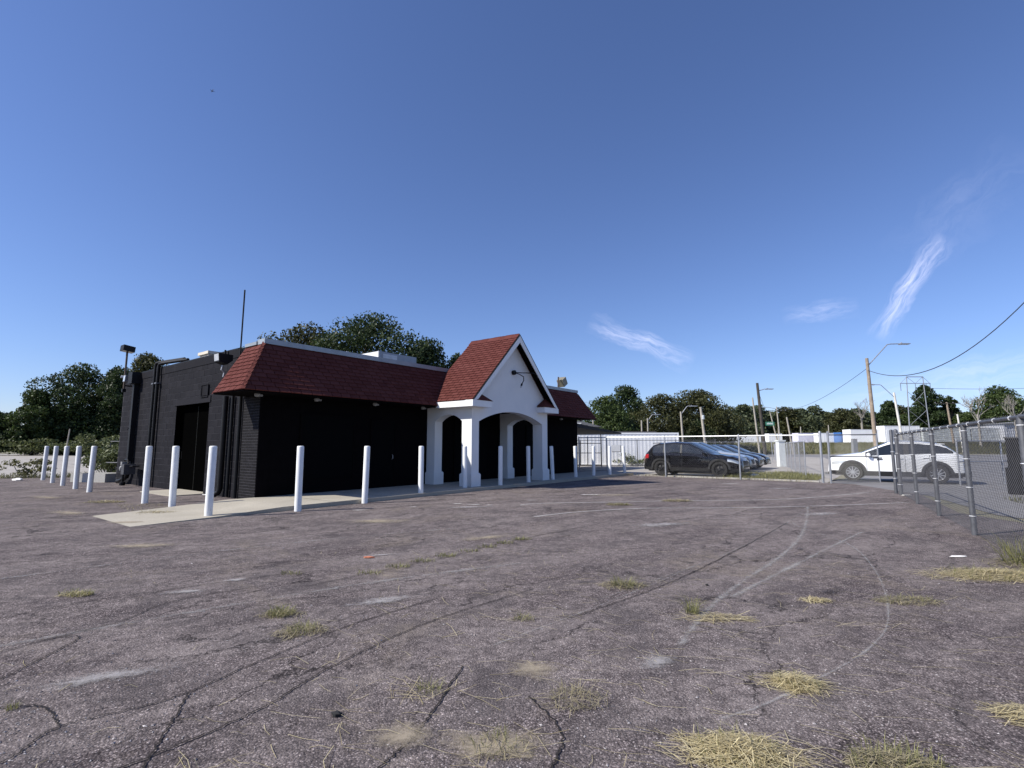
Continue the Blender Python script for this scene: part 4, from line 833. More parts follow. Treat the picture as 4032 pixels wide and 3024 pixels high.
# ------------------------------------------------------------------ chain-link fences
def link_mesh(p0, p1, z0, z1, pitch, rad, mb, slack=0.0):
    """two crossing sets of diagonal wires between two posts"""
    p0, p1 = Vector((*p0[:2], 0)), Vector((*p1[:2], 0)); d = p1 - p0; L = d.length; d.normalize(); n = Vector((-d.y, d.x, 0)); h = z1 - z0
    step = pitch * math.sqrt(2)
    for sgn in (1, -1):
        k = -h
        while k < L:
            a, b = (k, z0), (k + h, z1)
            if a[0] < 0: a = (0, z0 - k)
            if b[0] > L: b = (L, z0 + (L - k))
            if b[0] > a[0]:
                A, B = a, b
                if sgn < 0: A, B = (L - a[0], a[1]), (L - b[0], b[1])
                q0 = p0 + d * A[0] + Vector((0, 0, A[1])) + n * rad * sgn; q1 = p0 + d * B[0] + Vector((0, 0, B[1])) + n * rad * sgn
                mb.tube([q0, q1], rad, 3, False)
            k += step
def fence(name, label, posts, h, cat='fence', pr=.03, rr=.021, pitch=.055, wr=.0013, rails=(1.0,), mat=galv, tall=(), mesh=True, ties=0, railmat=None, group=None, post_over=.04):
    o = thing(name, label, cat, (posts[0][0], posts[0][1], 0), 0, group); off = Vector((posts[0][0], posts[0][1], 0))
    L = [(x - off.x, y - off.y) for x, y in posts]
    for i, (x, y) in enumerate(L):
        hh = h + (.12 if i in tall else post_over); r_ = pr * (1.4 if i in tall else 1)
        w = MB(); w.lathe([(r_, -.02), (r_, hh - .02), (r_ * .9, hh), (r_ * .5, hh + .03), (.001, hh + .04)], (x, y, 0), 'z', 12); po = w.build('post', mat, o, 40)
        for k in range(ties):
            z = .3 + k * (h - .4) / max(1, ties - 1) ; w = MB(); w.lathe([(r_ + .004, z - .007), (r_ + .009, z), (r_ + .004, z + .007)], (x, y, 0), 'z', 10); w.build('tie', alu, po)
    for fr in rails:
        for a, b in zip(L, L[1:]):
            w = MB(); w.tube([(*a, h * fr), (*b, h * fr)], rr, 8); ra = w.build('rail', railmat or mat, o, 40)
            if ties and fr == 1.0:
                n = max(2, int(math.dist(a, b) / .6))
                for k in range(n):
                    q = Vector((*a, h)).lerp(Vector((*b, h)), (k + .5) / n); dv = (Vector((*b, 0)) - Vector((*a, 0))).normalized() * .012
                    w = MB(); w.tube([q - dv, q + dv], rr + .006, 8); w.build('tie', alu, ra)
    if mesh:
        w = MB()
        for a, b in zip(L, L[1:]): link_mesh(a, b, .04, h + .045, pitch, wr, w)
        stuff(w.build('chain_mesh', wire_dark if mat is galv_dark else wire_m, o))
    return o
FR = [(4.9, 4.0), (6.12, 6.15), (7.45, 8.45), (8.79, 10.75), (10.04, 12.9), (11.45, 15.3)]
fence('chain_link_fence', 'near chain-link fence along the right edge of the lot with white wire ties', FR, 1.77, pr=.040, rr=.027, pitch=.052, wr=.0021, mat=galv_dark, ties=4, tall=(5,), post_over=0.0)
o = thing('gate_post', 'second steel post standing beside the end post of the near fence', 'post', (11.62, 15.72, 0)); w = MB(); w.lathe([(.045, 0), (.045, 1.88), (.03, 1.92), (.001, 1.93)], (0, 0, 0), 'z', 12); w.build('post', galv_dark, o, 40)
for z in (.45, 1.25): w = MB(); w.lathe([(.05, z - .02), (.056, z), (.05, z + .02)], (0, 0, 0), 'z', 10); w.build('hinge_band', galv, o)
FA = [(12.15, 20.25), (9.75, 22.1), (7.16, 24.1), (4.77, 25.9), (3.5, 26.9)]
fence('chain_link_fence', 'chain-link fence in front of the black SUV, from the gate to the building corner', FA, 1.86, pr=.034, rr=.026, pitch=.06, wr=.0008, tall=(0,), ties=0, railmat=simple('bright_galvanised', (.78, .79, .78), .35, .3))
def gate(name, label, a, b, h, z0, extra=()):
    o = thing(name, label, 'gate', (a[0], a[1], 0)); B = (b[0] - a[0], b[1] - a[1])
    for z in (z0, h * .55, h): w = MB(); w.tube([(0, 0, z), (*B, z)], .022, 8); w.build('rail', galv_dark, o, 40)
    for p in ((0, 0), B): w = MB(); w.tube([(*p, z0 - .02), (*p, h + .05)], .024, 8); w.build('upright', galv, o, 40)
    w = MB(); link_mesh((0, 0), B, z0, h, .06, .0012, w); stuff(w.build('chain_mesh', wire_m, o))
    w = MB(); w.box(B[0] - .16, B[0] + .12, B[1] - .05, B[1] + .05, h * .55 - .07, h * .55 - .02); w.box(B[0] - .03, B[0] + .14, B[1] - .04, B[1] + .04, h * .55 - .13, h * .55 - .08); w.build('latch', galv_dark, o)
    return o
gate('gate_leaf', 'open chain-link gate leaf hanging in front of the white SUV', (12.4, 20.15), (13.85, 19.5), 1.86, .1)
w = thing('gate_post', 'steel hinge post of the open gate leaf', 'post', (12.32, 20.02, 0)); q = MB(); q.lathe([(.04, 0), (.04, 1.98), (.001, 2.0)], (0, 0, 0), 'z', 12); q.build('post', galv, w, 40)
fence('chain_link_fence', 'dark framed chain-link fence standing before the white shipping container', [(3.0, 36.2), (4.75, 36.25), (6.3, 36.3), (8.85, 36.35), (11.6, 36.4), (14.4, 36.4)], 1.84, mat=galv_dark, pr=.03, rr=.02, pitch=.11, wr=.0008, rails=(1.0, .04))
w = thing('yard_gate', 'narrow dark gate frame with a cross bar left of the small white sign', 'gate', (4.8, 36.1, 0))
q = MB(); q.tube([(0, 0, .1), (0, 0, 1.8)], .03, 6); q.tube([(1.45, 0, .1), (1.45, 0, 2.25)], .035, 6); q.tube([(.5, 0, .1), (.5, 0, 2.1)], .025, 6); q.build('upright', black_metal, w); q = MB()
for z in (.12, .95, 1.62): q.tube([(-1.6, 0, z), (1.45, 0, z)], .025, 6)
q.build('rail', black_metal, w)
w = MB(); w.box(0, .62, -.01, .01, 0, .46); o = w.build('yard_sign', white_paint); o.location = (7.0, 36.2, 1.05); tag(o, 'small blank white sign hung on the fence before the container', 'sign')
w = MB(); w.box(.62, .66, -.012, .012, -.03, .44); w.box(.03, .66, -.012, .012, -.04, 0); w.build('painted_shadow', dark_grey, o)  # dark strips right and below imitate the sign's cast shadow
fence('chain_link_fence', 'sagging chain-link fence running back from the gate to the street', [(13.4, 23.6), (14.6, 26.2), (15.9, 29.0), (17.2, 31.8), (18.6, 34.8), (20.0, 37.9), (21.5, 41.2), (23.2, 45.0), (25.2, 49.2), (27.4, 53.8)], 1.62, pitch=.075, wr=.0013, pr=.028, rr=.02)
w = MB(); w.box(-.22, .22, -.22, .22, 0, 1.75); w.box(-.26, .26, -.26, .26, 1.75, 1.85); o = w.build('masonry_pier', simple('pale_pier', (.62, .64, .62), .8)); o.location = (18.9, 36.2, 0); tag(o, 'white square masonry pier behind the sagging chain-link fence', 'pier')
fence('chain_link_fence', 'far galvanised chain-link fence beyond the row of parked cars', [(12, 47.5), (15, 47.5), (18, 47.5), (21, 47.5), (24, 47.5)], 1.8, pitch=.12, wr=.0016)
fence('chain_link_fence', 'chain-link street fence seen through the near fence at the far right', [(16.6, 19.2), (19.0, 20.0), (21.4, 20.8), (23.0, 21.3)], 1.62, pr=.03, rr=.02, pitch=.06, wr=.0010, rails=(1.0, .52))

# ------------------------------------------------------------------ cars
def interp(x, pts):
    xs_, zs_ = zip(*pts); return float(np.interp(x, xs_, zs_))
def car(label, cat, loc, heading, paint, spec, group=None, rim=alloy, detail=True, name='suv'):
    o = thing(name, label, cat, (loc[0], loc[1], 0), heading, group)
    L, Wd, top, belt, wb = spec['L'], spec['W'] / 2, spec['top'], spec['belt'], spec['axles']; wr = spec.get('wr', .355); clad = spec.get('clad', True)
    xs_ = sorted(set([round(x, 3) for x in np.linspace(-L / 2, L / 2, 57)] + [round(x, 3) for p in (top, spec['glass_x']) for x in ([q[0] for q in p] if isinstance(p[0], tuple) else p)] + [round(a + wr * 1.14 * math.cos(t), 3) for a in wb for t in np.linspace(0, math.pi, 13)]))
    def halfw(x):
        u = abs(x) / (L / 2); return Wd * (1 - .30 * max(0, (u - .72) / .28) ** 2.2 - .015 * u)
    def section(x):
        zt = interp(x, top); zb = interp(x, spec['sill']); w_ = halfw(x); ar = 0
        for a in wb:
            R_ = wr * 1.14
            if abs(x - a) < R_ + 1e-4: zb = max(zb, wr + math.sqrt(max(0, R_ * R_ - (x - a) ** 2))); ar = 1
        be = min(interp(x, belt), zt - .05); zl = max(min(.42, be - .3), zb + .02); zm = max(.62, zl + .03); zm = min(zm, be - .14); zh = max(be - .20, zm + .02); zs_ = max(be - .07, zh + .02)
        hgt = max(0, zt - be); y6 = w_ - .06 - .30 * min(hgt, .55) ** 1.0
        p5 = (w_ - .045, be); p6 = (y6, zt - min(.055, hgt * .5))
        lerp = lambda k: (p5[0] + (p6[0] - p5[0]) * k + .02 * math.sin(k * 3.14) * min(1, hgt * 2), p5[1] + (p6[1] - p5[1]) * k)
        return [(w_ - .05, zb), (w_ - .008, zl), (w_ + .004, zm), (w_, zh), (w_ - .012, zs_), p5, lerp(.07), lerp(.86), p6, (y6 * .72, zt - .012), (y6 * .35, zt - .002), (0, zt)]
    secs = [section(x) for x in xs_]; N = len(secs[0])
    parts = {}
    def add(key, pts): parts.setdefault(key, MB()).quad(*pts)
    g0, g1, g2, g3, g4, g5 = spec['glass_x']           # rear glass foot, roof rear, quarter rear, door glass front, roof front, cowl
    pillars = spec['pillars']
    for i in range(len(xs_) - 1):
        xa, xb = xs_[i], xs_[i + 1]; xm = (xa + xb) / 2
        for k in range(N - 1):
            for sg in (1, -1):
                q = [(xa, secs[i][k][0] * sg, secs[i][k][1]), (xb, secs[i + 1][k][0] * sg, secs[i + 1][k][1]), (xb, secs[i + 1][k + 1][0] * sg, secs[i + 1][k + 1][1]), (xa, secs[i][k + 1][0] * sg, secs[i][k + 1][1])]
                if sg > 0: q = q[::-1]
                key = 'body'
                hh = interp(xm, top) - interp(xm, belt)
                if k == 0 and clad: key = 'sill_cladding'
                elif k == 6 and hh > .10 and g2 < xm < g3:
                    key = 'pillar_trim' if any(abs(xm - p) < .05 for p in pillars) else ('side_window' if sg > 0 else 'side_window.R')
                elif k >= 8 and g4 < xm < g5: key = 'windscreen'
                elif k >= 8 and g0 < xm < g1: key = 'rear_window'
                elif k == 3 and xm > spec['head'][0] and xm < spec['head'][1]: key = 'headlight' if sg > 0 else 'headlight.R'
                elif k in (3, 4) and xm < spec['tail']: key = 'taillight' if sg > 0 else 'taillight.R'
                add(key, q)
    for i, sgx in ((0, -1), (len(xs_) - 1, 1)):       # nose and tail closing faces
        s = secs[i]; ring = [(xs_[i], y, z) for y, z in s] + [(xs_[i], -y, z) for y, z in s[-2::-1]]
        add('body', ring if sgx > 0 else ring[::-1])
    mats = {'body': paint, 'sill_cladding': plastic_black, 'pillar_trim': plastic_black, 'side_window': glass, 'windscreen': glass_clear, 'rear_window': glass, 'headlight': lamp_lens, 'taillight': M('lamp_red')}
    body = None
    for key, mb in parts.items():
        b = key.split('.')[0]; me = mb.mesh(b, mats[b]); 
        import bmesh
        bmx = bmesh.new(); bmx.from_mesh(me); bmesh.ops.remove_doubles(bmx, verts=bmx.verts, dist=.0008); bmx.to_mesh(me); bmx.free()
        me.polygons.foreach_set('use_smooth', [True] * len(me.polygons)); me.set_sharp_from_angle(angle=R(32))
        ob = link(b, me, o)
        if key == 'body': body = ob
    w = MB(); w.box(-L / 2 + .25, L / 2 - .25, -Wd + .24, Wd - .24, .22, .80); w.build('underbody', plastic_black, o)
    for a in wb:
        for sg in (1, -1):
            yo = sg * (Wd - .015); yi = sg * (Wd - .24)
            t_ = MB(); prof = [(wr * .66, 0), (wr * .72, -.005), (wr * .94, .0), (wr, .045), (wr, .185), (wr * .94, .225)]
            t_.lathe([(r_, -sg * h) for r_, h in prof], (a, yo, wr), 'y', 28); wh = t_.build('wheel', rubber, o, 50)
            r_ = MB(); r_.lathe([(.001, -sg * .05), (wr * .10, -sg * .03), (wr * .16, -sg * .05), (wr * .60, -sg * .085), (wr * .62, -sg * .085)], (a, yo, wr), 'y', 20); r_.build('rim_dish', dark_grey if rim is alloy else plastic_black, wh, 40)
            s_ = MB(); ns = spec.get('spokes', 10)
            for k in range(ns):
                t0 = 2 * math.pi * k / ns + .3; c_, n_ = math.cos(t0), math.sin(t0); d_ = Vector((c_, 0, n_)); e_ = Vector((-n_, 0, c_))
                s_.obox(Vector((a, yo - sg * .035, wr)) + d_ * wr * .38, d_ * wr * .27, e_ * .016, Vector((0, .014, 0)))
            s_.lathe([(wr * .66, -sg * .0), (wr * .68, -sg * .012), (wr * .62, -sg * .05), (wr * .60, -sg * .03), (wr * .66, -sg * .0)], (a, yo, wr), 'y', 28); s_.lathe([(.001, -sg * .01), (.05, -sg * .012), (.06, -sg * .04)], (a, yo, wr), 'y', 12)
            s_.build('rim', rim, wh)
            if clad:
                ar = MB(); Rr = wr * 1.14
                for k in range(16):
                    q = []
                    for kk in (k, k + 1):
                        t0 = math.pi * kk / 16 - .0
                        for rr_ in (Rr - .005, Rr + .085): q.append((a + rr_ * math.cos(t0), sg * (halfw(a + rr_ * math.cos(t0)) + .008), wr + rr_ * math.sin(t0)))
                    ar.quad(q[0], q[1], q[3], q[2])
                ar.build('arch_trim', plastic_black, o)
    if detail:
        xf = L / 2
        gl = MB(); n = 10
        for k in range(n):                               # grille wrapped on the nose
            ya, yb = -.42 + .84 * k / n, -.42 + .84 * (k + 1) / n; zz = (spec['grille'][0], spec['grille'][1]); f_ = lambda y: xf + .012 - .10 * (abs(y) / .42) ** 3
            gl.quad((f_(ya), ya, zz[0]), (f_(yb), yb, zz[0]), (f_(yb), yb, zz[1]), (f_(ya), ya, zz[1]))
        gl.build('grille', plastic_black, o)
        gl = MB(); gl.prism([(xf - .35, -.72, .25), (xf + .01, -.5, .25), (xf + .02, .5, .25), (xf - .35, .72, .25)], (0, 0, .13)); gl.build('bumper_lip', plastic_black, o)
        gl = MB(); gl.prism([(-xf + .3, -.76, .27), (-xf + .3, .76, .27), (-xf - .02, .55, .27), (-xf - .02, -.55, .27)], (0, 0, .22)); gl.build('rear_bumper', plastic_black, o)
        for sg in (1, -1):
            mx = spec['glass_x'][3] - .12; mz_ = interp(mx, belt) + .07; wy = halfw(mx)
            q = MB(); q.lathe([(.001, -.115), (.06, -.10), (.085, -.03), (.085, .05), (.06, .10), (.001, .11)], (0, 0, 0), 'y', 12)
            q.v = [(x * .85 + mx, sg * (wy + .09) + y * .95, z * .95 + mz_) for x, y, z in q.v]; mi = q.build('mirror', paint, o, 50); q = MB(); q.tube([(mx - .0, sg * (wy - .08), mz_ - .07), (mx, sg * (wy + .03), mz_ - .04)], .025, 6); q.build('stalk', plastic_black, mi)
            for dx in spec['seams']:
                q = MB(); s = section(dx); pts = [(dx, (y + .0035) * sg, z) for y, z in s[1:6]]
                for p0, p1 in zip(pts, pts[1:]): q.quad((p0[0] - .006, p0[1], p0[2]), (p0[0] + .006, p0[1], p0[2]), (p1[0] + .006, p1[1], p1[2]), (p1[0] - .006, p1[1], p1[2]))
                q.build('door_seam', plastic_black, o)
            for dx in spec['handles']:
                q = MB(); q.box(dx - .09, dx + .09, *sorted((sg * (halfw(dx) - .01), sg * (halfw(dx) + .028))), interp(dx, belt) - .13, interp(dx, belt) - .10); q.build('door_handle', paint, o)
        if spec.get('spoiler'):
            x, z = spec['spoiler']; q = MB(); q.prism([(x + .25, -.58, z + .01), (x - .12, -.52, z - .01), (x - .12, .52, z - .01), (x + .25, .58, z + .01)], (0, 0, .03)); q.build('roof_spoiler', paint, o)
    return o
ESC = dict(L=4.58, W=1.86, axles=(1.40, -1.31), wr=.36, spokes=10,
           top=[(-2.29, .62), (-2.27, .86), (-2.20, 1.02), (-2.05, 1.10), (-1.62, 1.46), (-1.35, 1.56), (-.8, 1.635), (-.2, 1.655), (.15, 1.62), (1.12, 1.17), (1.35, 1.13), (1.85, 1.06), (2.14, .99), (2.25, .88), (2.29, .66)],
           belt=[(-2.29, .98), (-1.9, 1.14), (-1.2, 1.10), (0, 1.04), (.95, 1.0), (1.3, .98), (2.29, .82)], sill=[(-2.29, .42), (-1.9, .26), (1.9, .24), (2.29, .30)],
           glass_x=(-2.02, -1.55, -1.83, .93, .16, 1.08), pillars=(-.40, -1.28), head=(1.58, 2.16), tail=-2.10, grille=(.44, .70), seams=(.90, -.36, -1.12), handles=(-.20, -1.0), spoiler=(-1.5, 1.50))
TIG = dict(L=4.66, W=1.86, axles=(1.38, -1.36), wr=.365, spokes=5,
           top=[(-2.33, .55), (-2.31, .85), (-2.25, 1.02), (-2.0, 1.30), (-1.80, 1.50), (-1.5, 1.59), (-.7, 1.645), (0.0, 1.60), (1.05, 1.09), (1.3, 1.06), (1.9, .98), (2.15, .88), (2.28, .75), (2.33, .5)],
           belt=[(-2.33, 1.02), (-1.2, 1.08), (0, 1.05), (1.0, 1.02), (1.4, .99), (2.33, .84)], sill=[(-2.33, .42), (-1.9, .28), (1.9, .24), (2.33, .30)],
           glass_x=(-2.2, -1.92, -1.80, .88, .02, 1.03), pillars=(-.36, -1.22), head=(1.75, 2.28), tail=-2.02, grille=(.58, .76), seams=(.92, -.34, -1.15), handles=(-.18, -1.0), spoiler=(-1.78, 1.56))
SED = dict(ESC); SED = {**ESC, 'L': 4.5, 'top': [(-2.25, .62), (-2.22, .86), (-2.1, 1.04), (-1.7, 1.34), (-1.35, 1.47), (-.8, 1.52), (-.2, 1.53), (.15, 1.49), (1.10, 1.06), (1.35, 1.02), (1.85, .92), (2.1, .82), (2.2, .7), (2.25, .5)], 'belt': [(-2.25, .93), (-1.6, 1.02), (0, .98), (.95, .94), (1.3, .92), (2.25, .76)], 'sill': [(-2.25, .40), (-1.9, .24), (1.9, .22), (2.25, .28)], 'glass_x': (-2.02, -1.5, -1.72, .93, .16, 1.08), 'spokes': 7, 'spoiler': (-1.45, 1.42)}
hv = math.atan2(V.y, V.x); hmv = hv + math.pi
car('white SUV with black wheel arches parked behind the open gate leaf', 'car', (15.75, 21.25), hv, M('car_white'), ESC)
kb = Vector((8.9, 25.1, 0))
car('glossy black SUV with black wheels parked behind the chain-link fence', 'car', (kb.x, kb.y), hmv, M('car_black'), TIG, rim=alloy_black)
row = 'cars parked side by side in the yard'
for i, (p, lab, spc, rim_) in enumerate([('car_silver', 'silver SUV parked just behind the glossy black SUV', ESC, alloy), ('car_grey', 'dark grey car parked behind the silver SUV', SED, alloy), ('car_navy', 'dark navy car parked fourth in the yard row', SED, alloy), ('car_black', 'black car parked at the far end of the yard row', SED, alloy)]):
    c = kb + U * (3.0 + 2.7 * i) + V * (.75 + .14 * i); car(lab, 'car', (c.x, c.y), hmv, M(p), spc, row, rim_, detail=i < 2, name='suv' if i == 0 else 'parked_car')
car('white car seen through the near fence, cut off by the right edge', 'car', (14.4, 10.6), hv + R(12), M('car_white'), SED, name='parked_car')
o = thing('utility_cabinet', 'black upright cabinet with a wide base behind the near fence at far right', 'cabinet', (15.3, 15.7, 0), R(40))
w = MB(); w.box(-.32, .2, -.2, .2, 0, .78); w.build('base_box', black_metal, o); w = MB(); w.box(-.06, .2, -.16, .16, .78, 1.66); w.build('upper_box', black_metal, o); w = MB(); w.box(-.10, .23, -.19, .19, 1.66, 1.70); w.build('lid', dark_grey, o)

# ------------------------------------------------------------------ container, rail cars, sheds
o = thing('shipping_container', 'long white corrugated shipping container behind the dark framed fence', 'container', (6.4, 38, 0))
w = MB(); n = 44; x0, x1 = -6.1, 5.95
for k in range(n):
    a = x0 + .1 + (x1 - x0 - .2) * k / n; p = (x1 - x0 - .2) / n
    xs5 = [a, a + p * .3, a + p * .45, a + p * .85, a + p]; ys5 = [0, 0, .008, .008, 0]
    for (xa, ya), (xb, yb) in zip(zip(xs5, ys5), list(zip(xs5, ys5))[1:]): w.quad((xa, ya, .15), (xb, yb, .15), (xb, yb, 2.3), (xa, ya, 2.3))
w.build('corrugated_side', cont_white, o)
w = MB(); w.box(x0, x1, .06, 2.4, .1, 2.36); w.build('box', cont_white, o)
w = MB(); w.box(x0, x1, -.02, .06, 2.3, 2.42); w.box(x0, x1, -.02, .06, 0, .15); w.box(x0, x0 + .1, -.02, .06, .15, 2.3); w.box(x1 - .1, x1, -.02, .06, .15, 2.3); w.build('frame', cont_white, o)
def text(name, s, size, parent, loc, rot, mat):
    cu = bpy.data.curves.new(name, 'FONT'); cu.body = s; cu.size = size; cu.extrude = .002; tmp = bpy.data.objects.new(name, cu); C.objects.link(tmp)
    dg = bpy.context.evaluated_depsgraph_get(); me = bpy.data.meshes.new_from_object(tmp.evaluated_get(dg)); bpy.data.objects.remove(tmp); me.materials.clear(); me.materials.append(mat)
    ob = link(name, me, parent); ob.location = loc; ob.rotation_euler = rot; return ob
text('corner_mark', 'N', .14, o, (5.72, -.024, 2.2 + .0), (R(90), 0, 0), black_metal)
def railcar(name, label, x, y, length, z0, z1, mat, extra=None, rz=0.0, cat='trailer'):
    o = thing(name, label, cat, (x, y, gz(x, y)), rz, 'white box trailers on the bank'); b = gz(x, y); a0, a1 = z0 - b, z1 - b
    w = MB(); w.box(-length / 2, length / 2, 0, 2.6, a0, a1); w.build('box', mat, o)
    k = -length / 2 + .6; rm = MB().box(0, .05, -.02, -.001, a0 + .1, a1 - .12).mesh('side_rib', mat)
    while k < length / 2 - .1: link('side_rib', rm, o).location = (k, 0, 0); k += 1.2
    w = MB(); w.box(-length / 2, length / 2, -.03, 2.63, a1, a1 + .06); w.build('roof_rail', mat, o)
    w = MB(); w.box(-length / 2 + .1, length / 2 - .1, .3, 2.3, a0 - .35, a0 - .02); w.build('underframe', black_metal, o)
    for dx in (-length / 2 + 1.0, -length / 2 + 2.1, length / 2 - 2.1, length / 2 - 1.0):
        q = MB(); q.lathe([(.001, 0), (.42, 0), (.45, .08), (.42, .2)], (dx, .25, .43), 'y', 14); q.build('wheel', rubber, o)
    if extra: extra(o, length, a0, a1)
    return o
def marks(o, L, a0, a1):
    w = MB(); 
    for k in range(9): x = -.4 + k * .36; w.box(x, x + .09, -.012, -.002, a0 + .5, a0 + .95 + .12 * (k % 3 == 1)); 
    w.build('faded_lettering', simple('faded_grey_print', (.36, .37, .38), .7), o)
def bluemark(o, L, a0, a1):
    w = MB(); w.box(.15, 1.1, -.015, -.003, a1 - .6, a1 - .2); w.build('white_label', white_paint, o); w = MB(); w.prism([(-.2, -.015, a0 + .15), (.2, -.015, a0 + .15), (.35, -.015, a0 + .5), (.05, -.015, a0 + .75), (.0, -.015, a0 + .55), (.12, -.015, a0 + .42)], (0, .01, 0)); w.build('white_graffiti', simple('pale_blue', (.5, .6, .75), .6), o)
def doors(o, L, a0, a1):
    for k, (x, m_) in enumerate(((-L / 2 + .35, trailer_white), (-L / 2 + 1.55, shed_grey))): w = MB(); w.box(x, x + 1.0, -.03, -.004, a0, a0 + (a1 - a0) * .78); w.build('door_panel', m_, o)
    w = MB(); w.box(-L / 2 + 1.38, -L / 2 + 1.52, -.04, -.004, a0, a0 + (a1 - a0) * .78); w.build('door_gap', black_metal, o)
railcar('box_trailer', 'white box trailer with faded grey lettering above the parked cars', 51.5, 115, 8.6, 2.1, 3.7, trailer_white, marks)
railcar('box_trailer', 'small white box trailer left of the sagging fence pier', 59.6, 116, 3.0, 2.2, 4.2, trailer_white)
railcar('box_trailer', 'pale lilac box trailer just left of the gate hinge post', 66.6, 115, 4.8, 2.2, 4.3, trailer_lav)
railcar('box_trailer', 'white trailer with a grey streak left of the blue trailer', 68.6, 111, 3.6, 2.2, 4.2, trailer_white)
railcar('box_trailer', 'blue trailer with a white label and graffiti', 71.0, 108.5, 2.8, 2.2, 4.3, trailer_blue, bluemark)
railcar('box_trailer', 'long white trailer seen above the white SUV bonnet', 73.3, 105.5, 7.2, 2.2, 4.8, trailer_white)
railcar('box_trailer', 'tall white trailer with an open grey door bay right of the street pole', 79.6, 104.5, 7.2, 2.2, 5.5, trailer_white, doors)
railcar('box_trailer', 'grey-white graffiti trailer behind the near fence, right of the tall trailer', 88.2, 104, 9.6, 2.3, 5.1, simple('trailer_worn', (.52, .55, .55), .6, var=.35, scale=1.1))
railcar('box_trailer', 'weathered grey trailer left of the grey metal shed', 97.6, 104, 8.6, 2.3, 5.0, simple('trailer_worn_grey', (.42, .44, .45), .6, var=.4, scale=1.0))
o = thing('metal_shed', 'pale grey metal shed with a low gable roof at the far right', 'shed', (110, 103, gz(110, 103)))
w = MB(); w.box(-11, 14, 0, 12, -.5, 4.2); w.build('wall', shed_grey, o); w = MB(); w.prism([(-11.4, -.4, 4.2), (14.4, -.4, 4.2), (1.5, -.4, 5.6)], (0, 13, 0)); w.build('roof', simple('shed_roof', (.30, .31, .34), .6), o)
for k in range(20): w = MB(); x = -10.6 + k * 1.25; w.box(x, x + .08, -.06, -.004, -.5, 4.15); w.build('wall_rib', shed_grey, o)
w = MB(); w.box(6, 8.4, -.08, -.004, 1.8, 3.4); w.build('window', simple('pale_pane', (.62, .63, .65), .4), o)
o = thing('utility_box', 'dark grey metal box standing in the grass beyond the street', 'cabinet', (56.8, 85, gz(56.8, 85))); w = MB(); w.box(-.35, .35, 0, .6, 0, 2.55); w.build('box', simple('box_grey', (.17, .18, .19), .6), o); w = MB(); w.box(-.38, .38, -.03, .63, 2.55, 2.62); w.build('lid', dark_grey, o)
o = thing('far_house', 'low dark roofed house behind the white container, under the canopy tip', 'house', (11, 62, -.35)); w = MB(); w.box(-7, 7, 0, 8, 0, 2.5); w.build('wall', simple('house_wall_dark', (.10, .10, .095), .8), o); w = MB(); w.prism([(-7.5, -.5, 2.5), (7.5, -.5, 2.5), (7.5, 4, 3.55), (-7.5, 4, 3.55)], (0, 0, .12)); w.quad((-7.5, 4, 3.67), (7.5, 4, 3.67), (7.5, 8.5, 2.6), (-7.5, 8.5, 2.6)); w.build('roof', simple('house_roof', (.045, .043, .046), .95, spec=.1), o)
for x in (-3, 2): w = MB(); w.box(x, x + 1.2, -.04, -.003, 1.0, 2.1); w.build('window', window_grey, o)
o = thing('far_house', 'pale gabled roof showing between the mansard and the canopy', 'house', (8.6, 66, 0)); w = MB(); w.box(-2.6, 2.6, 0, 6, 0, 3.9); w.build('wall', simple('house_wall', (.2, .2, .19), .8), o); w = MB(); w.prism([(-3, -.3, 3.9), (3, -.3, 3.9), (0, -.3, 4.7)], (0, 6.6, 0)); w.build('roof', simple('house_roof_pale', (.16, .16, .165), .8), o)
w = MB(); w.box(-.3, .3, -.34, -.301, 4.0, 4.4); w.build('vent', white_paint, o)
# concrete trough by the rear corner
o = thing('concrete_trough', 'low concrete trough at the back corner of the building', 'trough', (-16.9, 20.9, 0), R(-12))
w = MB(); w.box(-.75, .95, -.3, -.2, 0, .34); w.box(-.75, .95, .5, .6, 0, .34); w.box(-.75, -.65, -.2, .5, 0, .34); w.box(.85, .95, -.2, .5, 0, .34); w.build('wall', M('kerb'), o); w = MB(); w.box(-.65, .85, -.2, .5, 0, .2); w.build('soil', M('dirt'), o)
o = thing('guard_rail', 'thin steel rail bracket sticking out behind the building corner', 'rail', st(7.0, 25.3)); w = MB(); w.tube([(0, 0, .0), (0, 0, 1.62), (-.9, .3, 1.62), (-.9, .3, 1.4)], .02, 6); w.tube([(0, 0, .75), (-1.0, .3, .75)], .02, 6); w.build('rail', galv_dark, o)

